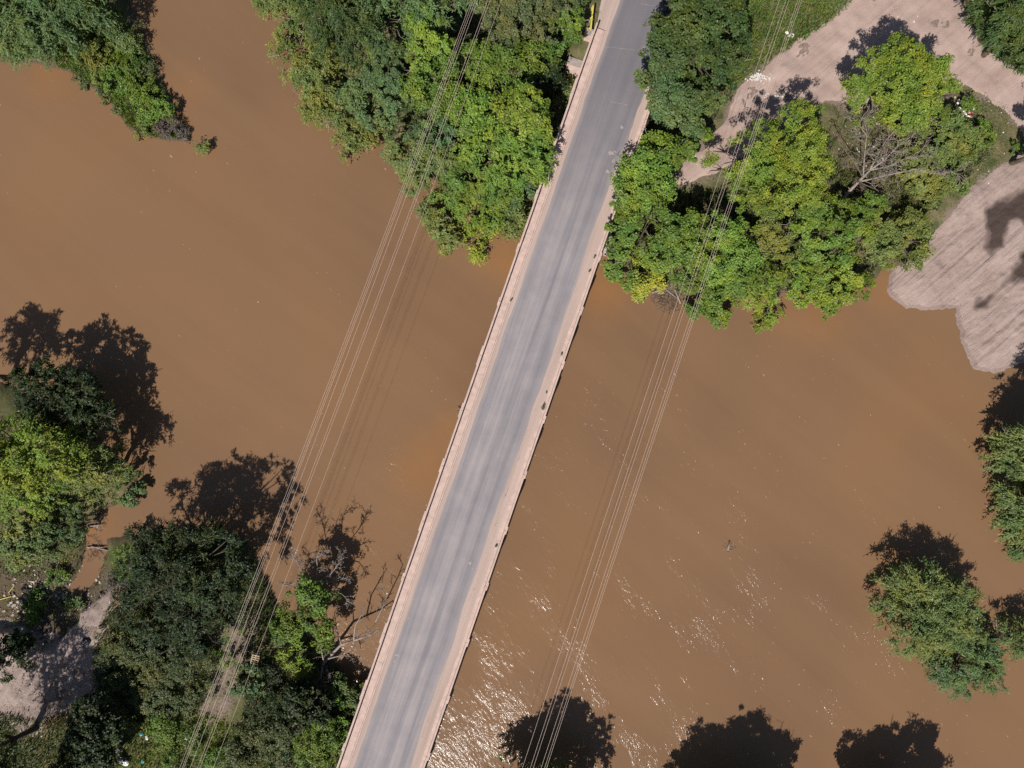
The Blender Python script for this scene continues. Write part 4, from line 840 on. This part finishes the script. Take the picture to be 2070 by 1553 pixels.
# ------------------------------------------------------------------ power lines
def wire(label, a, c, h=12.2, group='overhead wires', rad=.0115):
    p, q = P(*a, h+.6), P(*c, h+.6); d = q-p
    pts = []
    for i in range(49):
        t = -.22+1.44*i/48; r = p+d*t; r[2] = h+1.5*(t-.5)**2*2.2-.25; pts.append(r)
    o = MB().tube(pts, rad, 5).build('overhead_wire', MAT['wire_metal'], None, True)
    tag(o, label, 'wire', group); return pts
LW, RW = [], []
for lab, a, c in (('leftmost of the overhead wires left of the bridge', (953, 0), (363, 1553)),
                  ('second overhead wire from the left, close beside the leftmost', (957, 0), (368, 1553)),
                  ('third overhead wire from the left, touching the second', (961, 0), (371, 1553)),
                  ('fourth overhead wire from the left, set slightly apart', (966, 0), (384, 1553)),
                  ('fifth overhead wire from the left, first of a close pair', (986, 0), (399, 1553)),
                  ('sixth overhead wire from the left, second of a close pair', (991, 0), (404, 1553)),
                  ('lone overhead wire nearest the bridge on its left side', (1014, 0), (431, 1553))):
    LW.append(wire(lab, a, c, group='overhead wires left of the bridge', rad=.010 if 'lone' in lab else .0115))
for lab, a, c in (('lone overhead wire nearest the bridge on its right side', (1576, 0), (1056, 1553)),
                  ('second overhead wire right of the bridge, first of a pair', (1589, 0), (1072, 1553)),
                  ('third overhead wire right of the bridge, second of a pair', (1595, 0), (1078, 1553)),
                  ('fourth overhead wire right of the bridge, left of a close trio', (1613, 0), (1094, 1553)),
                  ('fifth overhead wire right of the bridge, middle of a close trio', (1617, 0), (1101, 1553)),
                  ('rightmost of the overhead wires right of the bridge', (1621, 0), (1105, 1553))):
    RW.append(wire(lab, a, c, group='overhead wires right of the bridge'))
def power_pole(wires, end, label):
    E = np.array([w_[end] for w_ in wires]); c = E.mean(0); gz = hz(c[0], c[1])
    o = empty('power_pole', (c[0], c[1], gz)); tag(o, label, 'pole', 'power poles out of frame')
    ztop = E[:, 2].max()
    MB().tube([(c[0], c[1], gz-.5), (c[0], c[1], ztop+.5)], [.17, .12], 10).build('pole', MAT['pole_wood'], o, True)
    d = E[-1]-E[0]; d[2] = 0; ln = np.linalg.norm(d); d /= ln
    MB().box((c[0], c[1], ztop-.35), (ln+.8, .12, .14), d).build('crossarm', MAT['pole_wood'], o)
    for e in E: MB().tube([(e[0], e[1], ztop-.29), (e[0], e[1], e[2]-.02)], [.05, .035], 6).build('insulator', MAT['concrete_grey'], o)
for ws, nm in ((LW, 'left'), (RW, 'right')):
    power_pole(ws, 0, f'wooden power pole beyond the top edge carrying the {nm} wires')
    power_pole(ws, -1, f'wooden power pole beyond the bottom edge carrying the {nm} wires')

# ------------------------------------------------------------------ bridge-end furniture
gp = [P(1199, 12, 5.0), P(1194, 60, 5.0)]
o = empty('guard_rail', (gp[1][0], gp[1][1], 4.0)); tag(o, 'yellow painted guard rail at the far left end of the bridge', 'guard rail')
MB().box((gp[0]+gp[1])/2, (np.linalg.norm(gp[1]-gp[0]), .16, .30), gp[1]-gp[0]).build('rail', MAT['yellow_paint'], o)
for t in (.08, .5, .92):
    p = gp[0]*(1-t)+gp[1]*t; MB().box((p[0]-.14, p[1], 4.35), (.10, .10, 1.3)).build('post', MAT['yellow_paint'], o)
c = P(1191, 72, 4.4); o = empty('concrete_end_block', (c[0], c[1], 3.6)); tag(o, 'concrete end block behind the parapet below the yellow rail', 'concrete block')
MB().box((c[0], c[1], 4.2), (.9, 1.15, 1.2), NR).build('block', MAT['concrete'], o)
MB().box((c[0], c[1]+.15, 4.83), (.6, .8, .06), NR).build('top_slab', MAT['concrete_grey'], o)
MB().box(tuple(np.array([c[0], c[1], 4.5])-NR*.53), (.06, 1.2, .5), NR).build('edge_band', MAT['yellow_paint'], o)
c = P(1166, 134, 3.2); o = empty('concrete_pedestal', (c[0], c[1], 0)); tag(o, 'concrete pedestal jutting out on the left side of the bridge', 'concrete block')
MB().box((c[0], c[1], 1.5), (2.3, 1.3, 3.2), NR).build('block', MAT['concrete'], o)
MB().box(tuple(np.array([c[0], c[1], 3.2])+AX*.32), (2.36, .75, .5), NR).build('ledge', MAT['concrete_grey'], o)
c = P(1229, 484, 1.4); n = 12
V = [c+np.array([(.55+.12*math.sin(3*t))*math.cos(t), (.95+.15*math.cos(2*t))*math.sin(t), 0]) for t in np.linspace(0, 2*math.pi, n, endpoint=False)]
o = mesh_obj('pale_rock', V+[np.array([v[0], v[1], -.4]) for v in V]+[c+np.array([0, 0, .35])], [(i, (i+1) % n, 2*n) for i in range(n)]+[(i, n+i, n+(i+1) % n, (i+1) % n) for i in range(n)], MAT['pale_rubble'])
tag(o, 'pale flat rock at the right foot of the bridge', 'rock')
for k, (px, py, r) in enumerate(((1226, 512, .4), (1222, 506, .3), (1232, 516, .3))):
    c = P(px, py, .5); b = MB(); b.box(c, (r*2, r*1.6, r*1.5), (1, .3*k, .1))
    o = b.build('rubble_block', MAT['stone']); md = o.modifiers.new('bevel', 'BEVEL'); md.width = r*.4; md.segments = 2
    tag(o, ('reddish stone nearest the water at the right bridge foot', 'small reddish stone touching the bridge below the pale rock', 'reddish stone under the leaves at the right bridge foot')[k], 'rock', 'stones at the bridge foot')
# weeds rooted in the right footway
for k, (px, py, r, lab) in enumerate(((1099, 822, .42, 'largest dry weed tuft growing on the right footway of the bridge'), (1105, 793, .12, 'tiny weed on the right footway above the largest tuft'), (1136, 714, .2, 'small weed on the right footway above the middle of the bridge'),
      (1203, 518, .22, 'weed at the parapet near the far right shore'), (1192, 547, .2, 'weed at the parapet where the bridge meets the far right trees'), (1003, 1104, .2, 'dark weed on the right footway below the middle'), (829, 1128, .25, 'dark weed growing at the left parapet'),
      (1034, 607, .2, 'small weed at the left kerb'), (1225, 456, .3, 'weed at the far right end of the parapet'), (1224, 462, .2, 'weed beside the pale rock on the parapet'))):
    r *= .72; c = P(px, py, ZD+.3); c[2] = ZD+.19; o = empty('weed_tuft', tuple(c)); tag(o, lab, 'weed', 'weeds growing on the bridge')
    g2 = np.random.default_rng(k+40); nC = max(3, int(14*r)); off = g2.normal(size=(nC, 3))*np.array([.12, .3, .02])*r*2.0; off = AX*off[:, 1:2]+NR*off[:, 0:1]
    V, Tt = leaves_at(c+off+np.array([0, 0, .12]), np.tile([0, 0, 1.], (nC, 1)), dict(STYLE['weed'], rc=r*.6, n=18, L=.16, W=.05), g2, g2.random(nC)*.6)
    leaf_obj('leaves', V, Tt, 'f_brown', o)

# ------------------------------------------------------------------ rubbish
def crumple(name, label, px, py, r, mat, cat='rubbish', group=None, seed=0, dz=.0, flat=.6):
    g = np.random.default_rng(seed); c = G(px, py); V = []; F = []; nu, nv = 11, 6
    for j in range(nv):
        th = math.pi*.5*j/(nv-1)
        for i in range(nu):
            a = 2*math.pi*i/nu; k = r*(1+g.normal()*.16)
            V.append(c+np.array([math.cos(a)*math.cos(th)*k, math.sin(a)*math.cos(th)*k, math.sin(th)*k*flat-.03+dz]))
    for j in range(nv-1):
        for i in range(nu): F.append((j*nu+i, j*nu+(i+1) % nu, (j+1)*nu+(i+1) % nu, (j+1)*nu+i))
    F.append(tuple(range(nu))[::-1])
    o = mesh_obj(name, V, F, MAT[mat]); tag(o, label, cat, group); return o
crumple('rubbish_bag', 'crumpled black rubbish bag alone on the pale sand', 175, 1296, .52, 'black_plastic', seed=1, flat=.9)
crumple('rubbish_bag', 'black rubbish bag in the weeds at the bottom edge', 247, 1530, .55, 'black_plastic', seed=2, flat=.8, dz=.3)
crumple('rubbish_bag', 'black rubbish bag beside the bottom edge, left of another', 215, 1545, .5, 'black_plastic', seed=3, flat=.8, dz=.3)
crumple('plastic_bag', 'white crumpled bag by the black rubbish bag', 258, 1540, .32, 'white_plastic', seed=4, dz=.4)
crumple('plastic_bag', 'white plastic bag in the green weeds', 300, 1489, .2, 'white_plastic', seed=5, dz=.4)
crumple('plastic_bag', 'blue plastic scrap above the white bag in the weeds', 289, 1482, .15, 'blue_plastic', seed=6, dz=.4)
crumple('plastic_bag', 'turquoise plastic scrap near the bottom edge', 292, 1537, .17, 'blue_plastic', seed=7, dz=.4)
crumple('plastic_bag', 'white scrap on the weeds left of the wires', 379, 1491, .14, 'white_plastic', seed=8, dz=.35)
crumple('plastic_bag', 'white scrap between two wires at the bottom left', 405, 1508, .14, 'white_plastic', seed=9, dz=.35)
crumple('plastic_bag', 'pink crumpled rag above the black rubbish bags', 244, 1508, .35, 'pink_plastic', seed=10, dz=.4)
crumple('plastic_bag', 'white rag at the head of the rubbish line', 237, 1490, .28, 'white_plastic', seed=11, dz=.4)
crumple('plastic_bag', 'small white scrap at the hole in the weeds', 296, 1436, .15, 'white_plastic', seed=12, dz=.4)
crumple('plastic_bag', 'white scrap floating by the dark inlet shadow', 380, 1076, .16, 'white_plastic', seed=13)
crumple('plastic_bag', 'yellowish scrap on the mud beside the creek pool', 201, 1166, .13, 'pink_plastic', seed=14)
crumple('plastic_bag', 'white scrap on the mud below the creek pool', 176, 1217, .14, 'white_plastic', seed=15)
crumple('plastic_bag', 'white sack at the edge of the grass slope by the track', 1600, 72, .34, 'white_plastic', seed=16)
crumple('plastic_bag', 'small white bag left of the white sack by the track', 1589, 69, .2, 'white_plastic', seed=17, dz=.3)
crumple('plastic_bag', 'white scrap lying on the far road edge in leaf shade', 1305, 112, .24, 'white_plastic', seed=18)
crumple('plastic_bag', 'white scrap at the waterline of the sandbank', 1842, 624, .16, 'white_plastic', seed=19)
crumple('plastic_bag', 'white ball of plastic floating off the driftwood heap', 1334, 624, .2, 'white_plastic', seed=20)
crumple('plastic_bag', 'white scrap on the olive bush at the head of the sandbank', 1757, 509, .2, 'white_plastic', seed=21, dz=1.8)
o = empty('plastic_tub', tuple(G(257, 183))); tag(o, 'white plastic tub with a dark round opening on the spit', 'tub')
c = np.array(o.location)+np.array([0, 0, .75]); b = MB(); n = 16
ro = [c+np.array([.42*math.cos(t)*(1.12 if k % 4 == 2 else 1), .42*math.sin(t)*(1.12 if k % 4 == 2 else 1), 0]) for k, t in enumerate(np.linspace(0, 2*math.pi, n, endpoint=False))]
ri = [c+np.array([.17*math.cos(t)+.06, .17*math.sin(t)-.02, .02]) for t in np.linspace(0, 2*math.pi, n, endpoint=False)]
bo = [v+np.array([0, 0, -.5])+(c-v)*.2 for v in ro]
b.add(ro+ri+bo, [(i, (i+1) % n, n+(i+1) % n, n+i) for i in range(n)]+[(i, 2*n+i, 2*n+(i+1) % n, (i+1) % n) for i in range(n)]); b.build('shell', MAT['white_plastic'], o)
MB().tube([c+np.array([.06, -.02, -.3]), c+np.array([.06, -.02, -.02])], [.165, .165], 16).build('opening', MAT['black_plastic'], o)
# pallet with each slat
c = G(516, 1333, .3); o = empty('wooden_pallet', tuple(c)); tag(o, 'broken wooden pallet lying under the left wires', 'pallet')
d1 = np.array([.25, .97, .1]); d1 /= np.linalg.norm(d1); d2 = np.array([.97, -.25, 0]); c = c+np.array([0, 0, .12])
for k in range(5): MB().box(c+d1*(k-2)*.24, (.95-.1*(k == 0), .10, .03), d2).build('slat', MAT['pallet_wood'], o)
for k in range(3): MB().box(c+d2*(k-1)*.38-np.array([0, 0, .06]), (1.15, .08, .08), d1).build('bearer', MAT['pallet_wood'], o)
for k, (pts, lab) in enumerate(([[(-15, 1216), (23, 1206), (18, 1198), (28, 1185)], 'bent yellow pipe lying on the mud at the left edge'], [[(90, 1218), (97, 1222), (95, 1214), (107, 1203)], 'short bent yellow pipe lying on the mud by the creek'])):
    o = MB().tube([G(x, y, .12) for x, y in pts], .05, 6).build('yellow_pipe', MAT['yellow_paint']); tag(o, lab, 'pipe', 'yellow pipes on the mud')
def chips(name, label, px, py, rx, ry, n, mats, size, seed, cat='rubbish', dz=0.0):
    g = np.random.default_rng(seed); root = empty(name, tuple(G(px, py))); tag(root, label, cat, None, 'stuff')
    for mi, mat in enumerate(mats):
        b = MB()
        for i in range(n//len(mats)):
            p = G(px+g.normal()*rx*.5, py+g.normal()*ry*.5, .04)+np.array([0, 0, dz*g.random()]); s_ = size*g.uniform(.4, 1.4)
            b.box(p, (s_, s_*g.uniform(.4, 1), s_*.4), (g.normal(), g.normal(), .15), (g.normal()*.3, g.normal()*.3, 1))
        b.build(('pale_pieces', 'dark_pieces', 'coloured_pieces', 'pink_pieces')[mi % 4], MAT[mat], root)['kind'] = 'stuff'
chips('rubble', 'scatter of white rubble on the dirt track edge', 1533, 158, 24, 10, 90, ['pale_rubble'], .15, 1, 'rubble')
chips('rubble', 'pale stones strewn on the dirt track mouth', 1415, 330, 26, 18, 60, ['pale_rubble'], .12, 2, 'rubble')
chips('rubble', 'white rubble specks beside the acacia shadow on the track', 1565, 195, 22, 8, 36, ['pale_rubble'], .14, 3, 'rubble')
chips('rubbish_heap', 'heap of mixed rubbish at the thicket edge by the right track', 1943, 225, 14, 24, 150, ['white_plastic', 'black_plastic', 'red_plastic', 'pink_plastic'], .22, 4, dz=.9)
chips('rubbish_heap', 'strewn rubbish in the shade at the bottom left corner', 80, 1505, 70, 40, 64, ['pale_rubble', 'black_plastic', 'blue_plastic', 'stone'], .11, 5)
chips('litter', 'pale litter scattered through the dry grass by the dead tree', 1760, 300, 90, 90, 90, ['pale_rubble'], .12, 6)
chips('litter', 'small litter along the grassy right track edge', 1990, 290, 50, 80, 70, ['pale_rubble', 'stone'], .12, 7)
chips('litter', 'debris strewn on the mud by the creek', 130, 1190, 70, 55, 90, ['pale_rubble', 'black_plastic'], .11, 8)
chips('mud_clods', 'broken clods and stones on the muddy creek bank', 90, 1200, 120, 70, 420, ['stone', 'dark_wood'], .24, 28, 'clods')
chips('mud_clods', 'clods and stones over the pale dirt clearing', 110, 1370, 110, 110, 260, ['stone', 'dark_wood'], .17, 29, 'clods')
chips('pebbles', 'pale stones on the track junction at the top', 1825, 30, 25, 35, 60, ['pale_rubble'], .13, 9, 'stones')
chips('pebbles', 'clods scattered over the sandbank', 1960, 600, 110, 120, 420, ['stone', 'dark_wood'], .12, 10, 'stones')
print('leaves', NLEAF[0])
